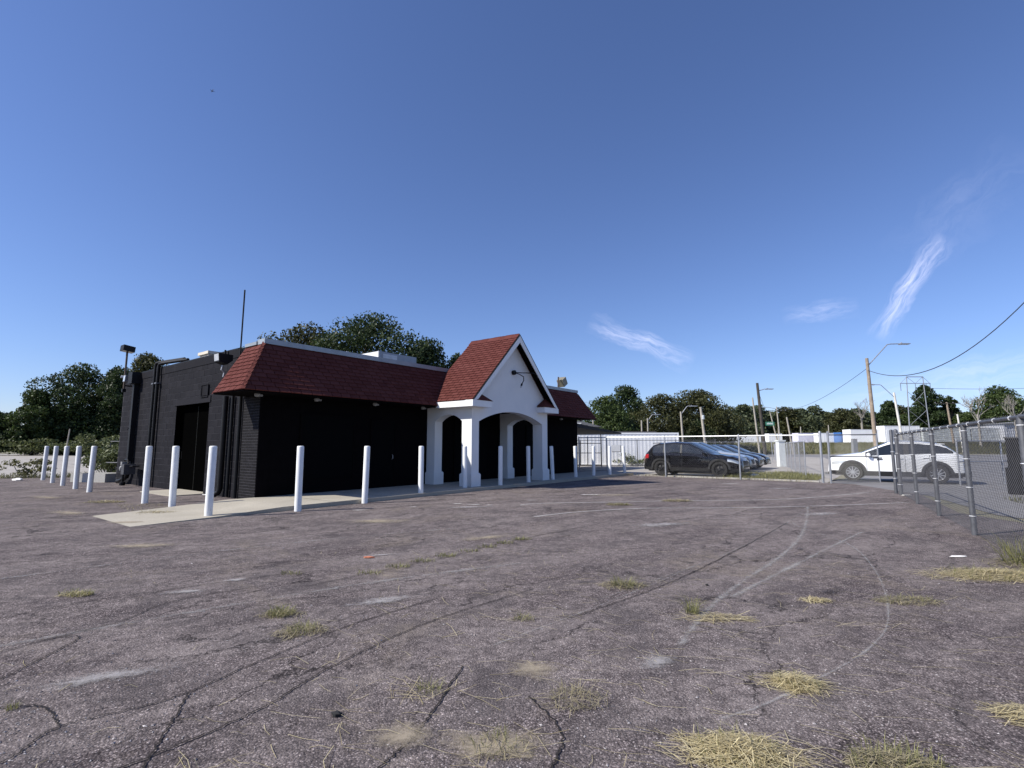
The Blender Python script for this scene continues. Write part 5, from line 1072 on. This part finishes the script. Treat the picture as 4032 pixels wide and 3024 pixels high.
# ------------------------------------------------------------------ poles, wires, tower
def upole(label, x, y, h, r0=.15, r1=.10, mat=wood_pole, arm=None, cross=None, extra=None, name='utility_pole', cat='pole', lean=(0, 0), group=None):
    b = gz(x, y); o = thing(name, label, cat, (x, y, b), 0, group); h -= b
    w = MB(); w.tube([(0, 0, -.1), (lean[0] * .5, lean[1] * .5, h * .5), (lean[0], lean[1], h)], [r0, (r0 + r1) / 2, r1], 10); w.build('shaft', mat, o, 40)
    lx_, ly_ = lean
    if arm:
        dx, dz, start, kind = arm; sgn = 1 if dx > 0 else -1
        w = MB(); w.tube([(lx_, 0, h - start), (lx_ + dx * .62, 0, h + dz - .05), (lx_ + dx * .72, 0, h + dz), (lx_ + dx, 0, h + dz + .02)], .045, 8); w.build('lamp_arm', galv, o, 50)
        w = MB(); c = lx_ + dx; w.prism([(c - .1 * sgn, -.16, h + dz + .06), (c + .85 * sgn, -.13, h + dz + .05), (c + .85 * sgn, -.13, h + dz - .01), (c - .1 * sgn, -.16, h + dz - .07)], (0, .32, 0)); hd = w.build('lamp_head', galv, o); w = MB(); w.box(*sorted((c + .15 * sgn, c + .75 * sgn)), -.1, .13, h + dz - .055, h + dz - .03); w.build('lens', lamp_lens, hd)
        w = MB(); w.tube([(c + .1 * sgn, 0, h + dz + .05), (c + .1 * sgn, 0, h + dz + .15)], .05, 8); w.build('photocell', galv, hd)
    if cross:
        for z, hw_ in cross:
            w = MB(); w.box(lx_ - hw_, lx_ + hw_, -.14, -.04, h - z - .07, h - z + .05); w.build('cross_arm', wood_dark, o)
            for k in (-.9, -.45, .45, .9): q = MB(); q.lathe([(.05, 0), (.05, .14), (.02, .2)], (lx_ + hw_ * k, -.09, h - z + .05), 'z', 8); q.build('insulator', galv, o)
    if extra: extra(o, h)
    return o
upole('brown street-lamp pole with a raised arm behind the gate, tallest on the right', 32.6, 46, 9.4, .19, .125, wood_pole, arm=(3.2, 1.32, .75, 0), lean=(-.2, 0), name='street_lamp')
upole('pale street-lamp pole with its arm reaching left, right of the brown pole', 57.2, 75, 9.3, .20, .14, pole_white, arm=(-2.9, 1.15, .7, 0), lean=(-.8, 0), name='street_lamp')
def greensign(o, h):
    w = MB(); w.box(.15, 1.2, -.2, -.17, 3.9, 4.35); s = w.build('street_sign', sign_green, o); w = MB()
    for k in range(6): w.box(.3 + k * .13, .38 + k * .13, -.212, -.201, 4.03, 4.22 + .04 * (k % 2))
    w.build('lettering', simple('sign_white', (.7, .75, .72), .5), s)
upole('dark leaning utility pole with a green street sign', 30.5, 62, 9.1, .20, .15, wood_dark, arm=(1.1, -.75, 1.0, 0), lean=(-.5, 0), extra=greensign)
upole('slim grey pole just left of the dark pole with the green sign', 40.9, 85, 9.5, .17, .11, wood_grey, lean=(-.7, 0))
upole('far utility pole with a cross arm right of the green sign', 62.7, 120, 10.7, .18, .12, wood_grey, cross=((1.0, 2.2),), arm=(-2.6, -.2, .6, 0), lean=(-.4, 0))
upole('far pale pole with a guy wire between the green sign and the cross arm pole', 57.0, 110, 8.9, .16, .10, wood_grey, lean=(-1.4, 0))
upole('short pale pole standing alone before the far trees', 49.2, 90, 6.5, .17, .12, wood_grey, lean=(-.8, 0))
upole('tiny stub pole in the far trees right of the cross arm pole', 57.7, 111, 5.3, .1, .08, wood_grey)
upole('thin far pole above the pale lilac trailer', 68.2, 121, 6.0, .14, .10, wood_grey); upole('thin far pole above the blue trailer', 74.8, 121, 6.4, .14, .10, wood_grey)
upole('thin far pole left of the brown street-lamp pole', 82.6, 121, 6.9, .13, .09, wood_grey); upole('thin far pole left of the lattice tower', 92.0, 121, 7.6, .13, .09, wood_grey)
upole('short pale pole showing beside the right edge of the mansard', 11.9, 75, 5.3, .13, .10, wood_grey)
upole('plain pale pole rising behind the container', 19.0, 75, 5.2, .13, .10, wood_grey)
upole('street-lamp pole with a short arm behind the container', 19.9, 75, 5.5, .13, .10, wood_grey, arm=(1.1, .55, .4, 0), name='street_lamp')
upole('street-lamp pole with a raised arm above the black SUV roof', 21.7, 65, 5.8, .14, .11, wood_grey, arm=(1.3, .7, .4, 0), name='street_lamp', lean=(-.2, 0))
def transformer(o, h):
    w = MB(); w.lathe([(.001, h - 1.45), (.16, h - 1.45), (.16, h - 1.0), (.1, h - .95), (.001, h - .94)], (-.3, -.1, 0), 'z', 12); w.build('transformer', lamp_lens, o, 40)
upole('grey utility pole carrying a white transformer', 22.7, 60, 6.0, .17, .13, wood_grey, extra=transformer, lean=(-.5, 0))
upole('brown utility pole with a wide cross arm above the near fence', 86.0, 100, 10.0, .22, .16, wood_pole, cross=((.2, 2.6),), lean=(-.6, 0))
upole('slim pale pole right of the cross arm pole above the near fence', 70.2, 80, 6.4, .14, .11, pole_white, lean=(-.4, 0))
upole('tall tarred pole standing to the right of the view, carrying the thick cable', 26.5, 20.5, 13.4, .22, .15, wood_dark)
o = thing('transmission_tower', 'grey H-frame transmission tower with crossed braces behind the trailers', 'tower', (75.6, 95, gz(75.6, 95))); o.scale = (.66, .66, .66)
T_ = MB(); hT = 20.6
for sx in (-1, 1): w = MB(); w.tube([(sx * 3.0, 0, 0), (sx * 2.3, 0, hT)], [.15, .11], 8); w.build('leg', galv, o)
w = MB(); w.box(-4.3, 4.3, -.09, .09, 18.65, 18.82); w.build('cross_arm', galv, o); w = MB(); w.box(-2.4, 2.4, -.1, .1, hT - .1, hT + .1); w.build('top_beam', galv, o)
for a, b in (((-2.5, 16.5), (2.75, 11.5)), ((2.5, 16.5), (-2.75, 11.5)), ((-2.75, 11.3), (2.95, 6.5)), ((2.75, 11.3), (-2.95, 6.5)), ((-2.3, hT), (.0, 18.7)), ((2.3, hT), (4.2, 18.7)), ((2.3, hT), (0, 18.7)), ((-2.3, hT), (-4.2, 18.7))):
    w = MB(); w.tube([(a[0], 0, a[1]), (b[0], 0, b[1])], .05, 6); w.build('brace', galv, o)
for x in (-4.2, 0, 4.2): w = MB(); w.tube([(x, 0, 18.6), (x, 0, 16.6)], .07, 6); w.build('insulator_string', dark_grey, o)
def wire(label, a, b, sag, rad, n=28, fn=None):
    a, b = Vector(a), Vector(b); pts = []
    for k in range(n + 1):
        t = k / n; p = a.lerp(b, t); p.z -= sag * 4 * t * (1 - t); pts.append(p)
    w = MB(); w.tube(pts, rad, 6); o = w.build('cable', cable_m); tag(o, label, 'cable'); return o
wire('thick overhead cable swooping from the brown street-lamp pole up to the right edge', (32.4, 46, 8.3), (26.5, 20.5, 13.2), 3.45, .03)
wire('thin overhead cable from the brown street-lamp pole down to the left', (32.4, 46, 8.5), (62.3, 120, 10.4), 1.6, .022)
wire('thin overhead cable from the dark leaning pole to the far grey pole', (30.0, 62, 8.4), (55.6, 110, 8.6), 1.0, .02)
wire('faint overhead wire leaving the tower to the right edge', (78.4, 95, 12.2), (125, 80, 15), 1.6, .03)

# ------------------------------------------------------------------ trees and shrubs
def leaf_cloud(blobs, n, size, seed, shell=.45, droop=0.0):
    r = np.random.default_rng(seed); B = np.array(blobs, float); vol = (B[:, 3] * B[:, 4] * B[:, 5]) ** (2 / 3); idx = r.choice(len(B), n, p=vol / vol.sum())
    d = r.normal(size=(n, 3)); d /= np.linalg.norm(d, axis=1)[:, None]; q = shell + (1 - shell) * np.power(r.uniform(0, 1, n), .6); q *= 1 + .10 * r.normal(size=n)
    c = B[idx, :3] + d * q[:, None] * B[idx, 3:6]
    nrm = d * .6 + r.normal(size=(n, 3)) * .7; nrm /= np.linalg.norm(nrm, axis=1)[:, None]
    t = np.cross(nrm, r.normal(size=(n, 3))); t /= np.linalg.norm(t, axis=1)[:, None]; b = np.cross(nrm, t); s = size * r.uniform(.55, 1.3, n)[:, None]
    return np.stack([c - t * s * .5, c + b * s * .32 + t * s * .1, c + t * s * .62, c - b * s * .32 + t * s * .05], 1).reshape(-1, 3)
def crown_blobs(w, h0, h1, seed, k=26, flat=1.0, taper=.35):
    """clumps spread through an uneven crown; w full width, crown from h0 to h1"""
    r = random.Random(seed); out = []; hh = (h1 - h0)
    for i in range(k):
        u = (i + .5) / k; z = h0 + hh * (.12 + .80 * u); e = math.sin(math.pi * min(1, .22 + .72 * u)) ** .7 * (1 - taper * u)
        a = i * 2.39996 + r.uniform(-.5, .5); q = r.uniform(.35, .95) * e * w / 2; s = w * r.uniform(.11, .20) * (1.15 - .45 * u)
        out.append((q * math.cos(a), q * math.sin(a) * .8, z, s * r.uniform(.9, 1.4), s * r.uniform(.8, 1.2), s * r.uniform(.6, .95)))
    out.append((0, 0, h1 - hh * .10, w * .12, w * .12, hh * .10)); return out
def tree(name, label, x, y, w, h, mat, seed, n=7000, leaf=.30, base=.22, group=None, k=26, cat='tree', shell=.45, taper=.35, mesh=None):
    o = thing(name, label, cat, (x, y, gz(x, y)), 0, group)
    if mesh is None:
        bl = crown_blobs(w, h * base, h, seed, k, taper=taper); r = random.Random(seed + 1); tm = MB(); tr_ = max(.12, h * .022)
        tm.tube([(0, 0, -.2), (r.uniform(-.2, .2), r.uniform(-.2, .2), h * .3), (r.uniform(-.4, .4), 0, h * .62), (0, 0, h * .86)], [tr_ * 1.25, tr_, tr_ * .6, tr_ * .2], 8)
        for bx, by, bz, *_ in r.sample(bl, min(12, len(bl))):
            z0 = max(h * .2, bz - h * .25); p0 = Vector((0, 0, z0)); p1 = Vector((bx, by, bz)); mid = p0.lerp(p1, .5) + Vector((0, 0, -.04 * h)); tm.tube([p0, mid, p1], [tr_ * .5, tr_ * .3, tr_ * .1], 5)
        me = (tm.mesh('trunk', bark, 60), np_mesh('crown', leaf_cloud(bl, n, leaf, seed, shell), 4, mat))
    else: me = mesh
    link('trunk', me[0], o); stuff_c = link('crown', me[1], o)
    if mesh is not None: s = w; stuff_c.scale = (s[0], s[0], s[1]); o.children[0].scale = (s[0], s[0], s[1]); 
    return o, me
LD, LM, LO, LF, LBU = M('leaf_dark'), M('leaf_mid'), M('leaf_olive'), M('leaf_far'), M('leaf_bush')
gB = 'trees rising behind the black building'
tree('tree', 'tallest dark green tree rising behind the mansard roof', -13.2, 46, 13.5, 13.7, LD, 1, 29750, 0.25, .2, gB, 46, taper=.22)
tree('tree', 'olive green tree behind the mansard, left of the tallest one', -19.8, 48, 12.0, 13.0, LO, 2, 26250, 0.25, .2, gB, 40, taper=.22)
tree('tree', 'lower dark tree between the mansard and the porch gable', -8.0, 46.5, 8.5, 11.4, LD, 3, 17500, 0.24, .2, gB, 30, taper=.25)
tree('tree', 'small tree top behind the antenna mast', -25.2, 49, 5.5, 11.3, LM, 4, 14000, 0.24, .2, gB, 26)
tree('tree', 'small rounded tree at the foot of the porch gable', -5.2, 47.5, 5.0, 10.2, LM, 5, 10500, 0.21, .2, gB, 20)
gL = 'trees along the left of the lot'
tree('tree', 'broad dark tree with sky gaps in the left tree group', -73.5, 86, 14.0, 15.4, LD, 6, 19250, 0.37, .10, gL, 40, shell=.62, taper=.15)
tree('tree', 'bushy dark tree at the left of the left tree group', -76.5, 82, 8.5, 10.6, LM, 7, 15750, 0.37, .05, gL, 30)
tree('tree', 'low dark tree cut by the left edge of the photo', -81.0, 80, 6.5, 7.0, LD, 8, 14000, 0.36, .02, gL, 26, taper=.2)
tree('tree', 'dark tree just left of the flood light pole', -67.5, 87, 11, 15.2, LD, 9, 19250, 0.37, .08, gL, 34, shell=.55, taper=.15)
tree('tree', 'tallest olive tree behind the flood light pole', -68.0, 94, 15, 18.8, LO, 10, 21000, 0.41, .12, gL, 36)
tree('tree', 'tree top showing over the conduits of the side wall', -58, 92, 9, 16.4, LM, 11, 14000, 0.37, .15, gL, 26)
tree('tree', 'leafy tree low behind the back corner of the building', -57.5, 80, 7, 8.5, LM, 12, 10500, 0.33, .05, gL, 24)
tree('tree', 'dark low tree filling the gap under the left tree group', -79, 90, 15, 7.0, LD, 13, 15750, 0.37, .0, gL, 30, taper=.15)
tree('tree', 'dark undergrowth tree behind the five bollards', -70, 88, 16, 8.0, LD, 14, 15750, 0.37, .0, gL, 30, taper=.15)
tree('tree', 'far tree at the left edge beyond the low dark tree', -100, 95, 8, 8.0, LM, 15, 8750, 0.41, .05, gL, 22)
gR = 'trees behind the container'
tree('tree', 'green tree right of the mansard end', 16.0, 86, 12.0, 9.9, LM, 21, 14000, 0.36, .08, gR, 30)
tree('tree', 'taller dark tree behind the container, second from the mansard', 22.0, 97, 11.0, 11.8, LD, 22, 14000, 0.37, .1, gR, 26)
tree('tree', 'olive brown tree behind the lamp pole with a short arm', 26.2, 90, 13.5, 10.6, LO, 23, 15750, 0.36, .06, gR, 32)
tree('tree', 'largest round tree behind the pole with the white transformer', 33.5, 92, 14.0, 11.5, LO, 24, 21000, 0.36, .05, gR, 38, taper=.2)
tree('tree', 'low tree filling the gap behind the container', 20, 92, 9, 7.2, LM, 25, 10500, 0.36, .02, gR, 24, taper=.2)
tree('tree', 'low dark tree at the foot of the largest round tree', 31, 88, 10, 5.5, LD, 26, 10500, 0.34, .0, gR, 24, taper=.2)
tree('tree', 'low dark tree between container and the mansard end', 11.5, 90, 8, 6.0, LD, 27, 8750, 0.34, .0, gR, 22, taper=.2)
# far tree line: four shapes reused
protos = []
for i in range(4):
    o, me = tree('tree', 'tmp', 0, 0, 13, 14, LF if i != 1 else LO, 60 + i, 5200, .72, .04, None, 26, taper=.22)
    for c in list(o.children): bpy.data.objects.remove(c)
    bpy.data.objects.remove(o); protos.append(me)
ords = 'first second third fourth fifth sixth seventh eighth ninth tenth eleventh twelfth thirteenth fourteenth fifteenth sixteenth seventeenth eighteenth nineteenth twentieth twenty-first twenty-second'.split()
rr = random.Random(3); k = 0
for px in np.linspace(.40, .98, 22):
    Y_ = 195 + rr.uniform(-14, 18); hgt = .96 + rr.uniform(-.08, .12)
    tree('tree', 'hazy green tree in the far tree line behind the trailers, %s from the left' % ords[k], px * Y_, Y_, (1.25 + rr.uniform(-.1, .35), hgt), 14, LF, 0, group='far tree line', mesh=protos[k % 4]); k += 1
gX = 'trees behind the tower and the right fence'
tree('tree', 'dark tall tree standing behind the transmission tower legs', 93.5, 115, 9.5, 13.6, LD, 31, 14000, 0.41, .08, gX, 28)
tree('tree', 'dark lower tree left of the transmission tower legs', 88.5, 120, 7.5, 10.4, LD, 32, 10500, 0.41, .05, gX, 24)
tree('tree', 'round dark tree right of the cross arm pole', 98.8, 115, 6.0, 11.0, LD, 33, 8750, 0.37, .12, gX, 20)
tree('tree', 'wide green tree over the grey metal shed', 104.5, 109, 14, 12.2, LM, 34, 17500, 0.41, .06, gX, 34)
tree('tree', 'green tree at the right edge behind the shed', 117, 112, 13, 11.5, LM, 35, 14000, 0.41, .06, gX, 30)
tree('tree', 'low green tree between the cross arm pole and the shed', 99.5, 112, 9, 6.8, LM, 36, 8750, 0.37, .0, gX, 22, taper=.2)
tree('tree', 'olive low tree left of the pale street-lamp pole', 82.0, 128, 11, 8.2, LO, 37, 10500, 0.44, .02, gX, 24, taper=.2)
tree('tree', 'low tree below the tower legs', 97, 125, 13, 7.5, LM, 38, 10500, 0.44, .0, gX, 24, taper=.2)
def bare(label, x, y, h, seed, lean=0.0):
    o = thing('bare_tree', label, 'tree', (x, y, gz(x, y)), 0, 'bare trees at the right'); r = random.Random(seed); w = MB(); tw = MB()
    w.tube([(0, 0, 0), (lean * .4, 0, h * .35), (lean, 0, h * .58)], [.24, .18, .13], 7)
    def grow(p, d, l, rad, dep):
        q = p + d * l; m_ = (p + q) / 2 + Vector((r.uniform(-.1, .1), 0, r.uniform(-.05, .1))) * l; tw.tube([p, m_, q], [rad, rad * .8, rad * .55], 5)
        if dep:
            for _ in range(3): grow(p.lerp(q, r.uniform(.5, 1)), (d + Vector((r.uniform(-.9, .9), r.uniform(-.6, .6), r.uniform(-.1, .7)))).normalized(), l * r.uniform(.5, .72), rad * .6, dep - 1)
    for k in range(5): grow(Vector((lean * (.6 + .08 * k), 0, h * (.4 + .04 * k))), Vector((r.uniform(-1, 1), r.uniform(-.4, .4), 1.0)).normalized(), h * .24, .09, 3)
    w.build('trunk', bark_pale, o, 60); tw.build('branches', bark_pale, o)
bare('bare forked tree left of the wide green tree over the shed', 88.5, 97, 10.8, 3); bare('bare tree with long twigs at the right edge of the photo', 93.5, 95, 11.2, 7); bare('small bare tree just left of the pale street-lamp pole', 83.5, 122, 11.2, 9)

# shrubs by the back corner, weeds
def shrub(label, x, y, w, h, mat, seed, n, leaf, name='shrub', group='shrubs at the left of the building', shell=.35, k=14):
    r = random.Random(seed); bl = []
    for i in range(k): a = r.uniform(0, 6.28); q = r.uniform(0, .85) * w / 2; z = h * r.uniform(.2, .9); bl.append((q * math.cos(a), q * math.sin(a) * .6, z, w * r.uniform(.10, .2), w * r.uniform(.08, .16), h * r.uniform(.08, .18)))
    o = thing(name, label, 'shrub', (x, y, gz(x, y)), 0, group); link('foliage', np_mesh('foliage', leaf_cloud(bl, n, leaf, seed, shell), 4, mat), o)
    s = MB()
    for b in bl[:9]: s.tube([(b[0] * .3, b[1] * .3, -.05), (b[0] * .7, b[1] * .7, b[2] * .55), (b[0], b[1], b[2] + b[5] * .5)], [.022, .016, .006], 5)
    s.build('stems', bark_pale, o); return o
shrub('tall loose shrub rising behind the second and third bollards', -21.5, 27.5, 3.2, 2.5, LBU, 1, 1500, .17)
shrub('dense shrub between the third and fifth bollards, above the trough', -18.4, 24.0, 2.9, 1.5, LBU, 2, 1700, .14)
shrub('low shrub behind the concrete trough at the building corner', -17.6, 22.9, 2.2, 1.15, LBU, 3, 1200, .12)
shrub('yellow-green shrub far behind the last bollard of the five', -24.5, 36, 4.0, 2.0, LBU, 4, 1300, .2)
shrub('small weedy shrub left of the leftmost bollard', -22.4, 23.9, 2.2, .9, M('grass_field'), 5, 700, .12)
shrub('dry weedy shrub at the far left edge of the asphalt', -25.0, 23.8, 3.2, .6, M('grass_field'), 6, 700, .12)
for i, (x, y, w_) in enumerate([(-96, 80, 14), (-86, 79, 13), (-76, 80, 13), (-67, 80, 13), (-58, 79, 12)]):
    shrub('low pale shrub edging the concrete lot under the left trees, %s from the left' % ords[i], x, y, w_, 2.6, LBU, 20 + i, 2200, .36, group='shrubs edging the concrete lot', k=22)
shrub('climbing weed patch on the foot of the white container', 9.0, 37.7, 3.4, .9, LBU, 30, 500, .14, group='weeds by the container', k=12)
upole('grey leaning stump post among the left trees', -48.6, 56, 3.3, .07, .05, wood_grey, name='wooden_post', lean=(.25, 0)); upole('short grey post behind the last of the five bollards', -29.8, 42, 2.1, .08, .07, wood_grey, name='wooden_post')

# grass on the bank beyond the street and in the verge
def field(name, label, n, fx, fy, hgt, wid, seed, mat, par=None):
    r = np.random.default_rng(seed); x = r.uniform(*fx, n); y = r.uniform(*fy, n); z = np.array([gz(a, b) for a, b in zip(x, y)]) - .03
    b = blades(n, .02, hgt, hgt * .5, wid, seed).reshape(n, 8, 3) + np.stack([x, y, z], 1)[:, None, :]
    return tag(stuff(link(name, np_mesh(name, b.reshape(-1, 3), 4, mat))), label, 'grass')
field('bank_grass', 'tall dry green grass covering the bank below the trailers', 26000, (30, 125), (91, 102), .75, .05, 1, M('grass_field'))
def verge(n, poly, hgt, wid, seed, mat, name, label):
    r = np.random.default_rng(seed); P = np.array(poly); out = []
    lo, hi = P.min(0), P.max(0)
    while len(out) < n:
        q = r.uniform(lo, hi); s = 0
        for a, b in zip(P, np.roll(P, -1, 0)):
            if (a[1] > q[1]) != (b[1] > q[1]) and q[0] < (b[0] - a[0]) * (q[1] - a[1]) / (b[1] - a[1]) + a[0]: s ^= 1
        if s: out.append((*q, -.005))
    b = blades(n, .02, hgt, hgt * .7, wid, seed).reshape(n, 8, 3) + np.array(out)[:, None, :]
    tag(stuff(link(name, np_mesh(name, b.reshape(-1, 3), 4, mat))), label, 'grass')
verge(5000, [(12.2, 21.0), (9.4, 23.3), (11.6, 26.2), (14.5, 27), (14.4, 23.8)], .24, .008, 2, M('grass_green'), 'verge_grass', 'rough green and dry grass verge between the gate and the black SUV')
verge(1400, [(-19.3, 25.6), (-23.4, 23.8), (-30, 23.8), (-30, 22.6), (-22.5, 22.4), (-18.5, 24.2)], .3, .012, 3, M('grass_field'), 'edge_weeds', 'dry weeds along the left edge of the asphalt')
verge(700, [(3.8, 27.0), (12.0, 20.9), (12.0, 20.6), (3.7, 26.7)], .16, .006, 4, M('straw_grey'), 'fence_weeds', 'dry weeds along the foot of the fence by the black SUV')
verge(2600, [(8.9, 2), (10.5, 8.5), (13.2, 14.0), (14.4, 14.0), (11.0, 7.4), (10, 2)], .18, .006, 5, M('grass_field'), 'kerb_grass', 'thin dry grass along the kerb beyond the near fence')
verge(700, [(3.4, 10.7), (3.4, 11.0)] if False else [(-7.6, 10.6), (-6.9, 11.3), (-8.8, 13.0), (-9.6, 12.6)], .05, .004, 6, M('straw_grey'), 'walk_weeds', 'short dry weeds round the left end of the walk')

# ------------------------------------------------------------------ airliner
o = thing('airliner', 'tiny dark airliner high in the upper left sky', 'airplane', (-2226, 3500, 2620), R(140))
w = MB(); w.tube([(-19, 0, .5), (-14, 0, .3), (-6, 0, 0), (10, 0, 0), (16, 0, -.2), (19, 0, -.6)], [.4, 1.5, 2, 2, 1.5, .3], 12); w.build('fuselage', dark_grey, o, 60)
for sg in (-1, 1):
    w = MB(); w.prism([(4, sg * 1.5, -.6), (-1, sg * 1.5, -.6), (-6, sg * 17, .6), (-4, sg * 17, .6)], (0, 0, .5)); w.build('wing', dark_grey, o); w = MB(); w.prism([(-14, sg * .8, .8), (-17, sg * .8, .8), (-19, sg * 6.5, 1.2), (-17.5, sg * 6.5, 1.2)], (0, 0, .3)); w.build('tailplane', dark_grey, o)
    w = MB(); w.tube([(4.2, sg * 5.5, -1.6), (.5, sg * 5.5, -1.6)], 1.1, 10); w.build('engine', dark_grey, o)
w = MB(); w.prism([(-13, -.2, 1.5), (-18, -.2, 1.2), (-20, -.2, 7), (-17.5, -.2, 7)], (0, .4, 0)); w.build('tail_fin', dark_grey, o)
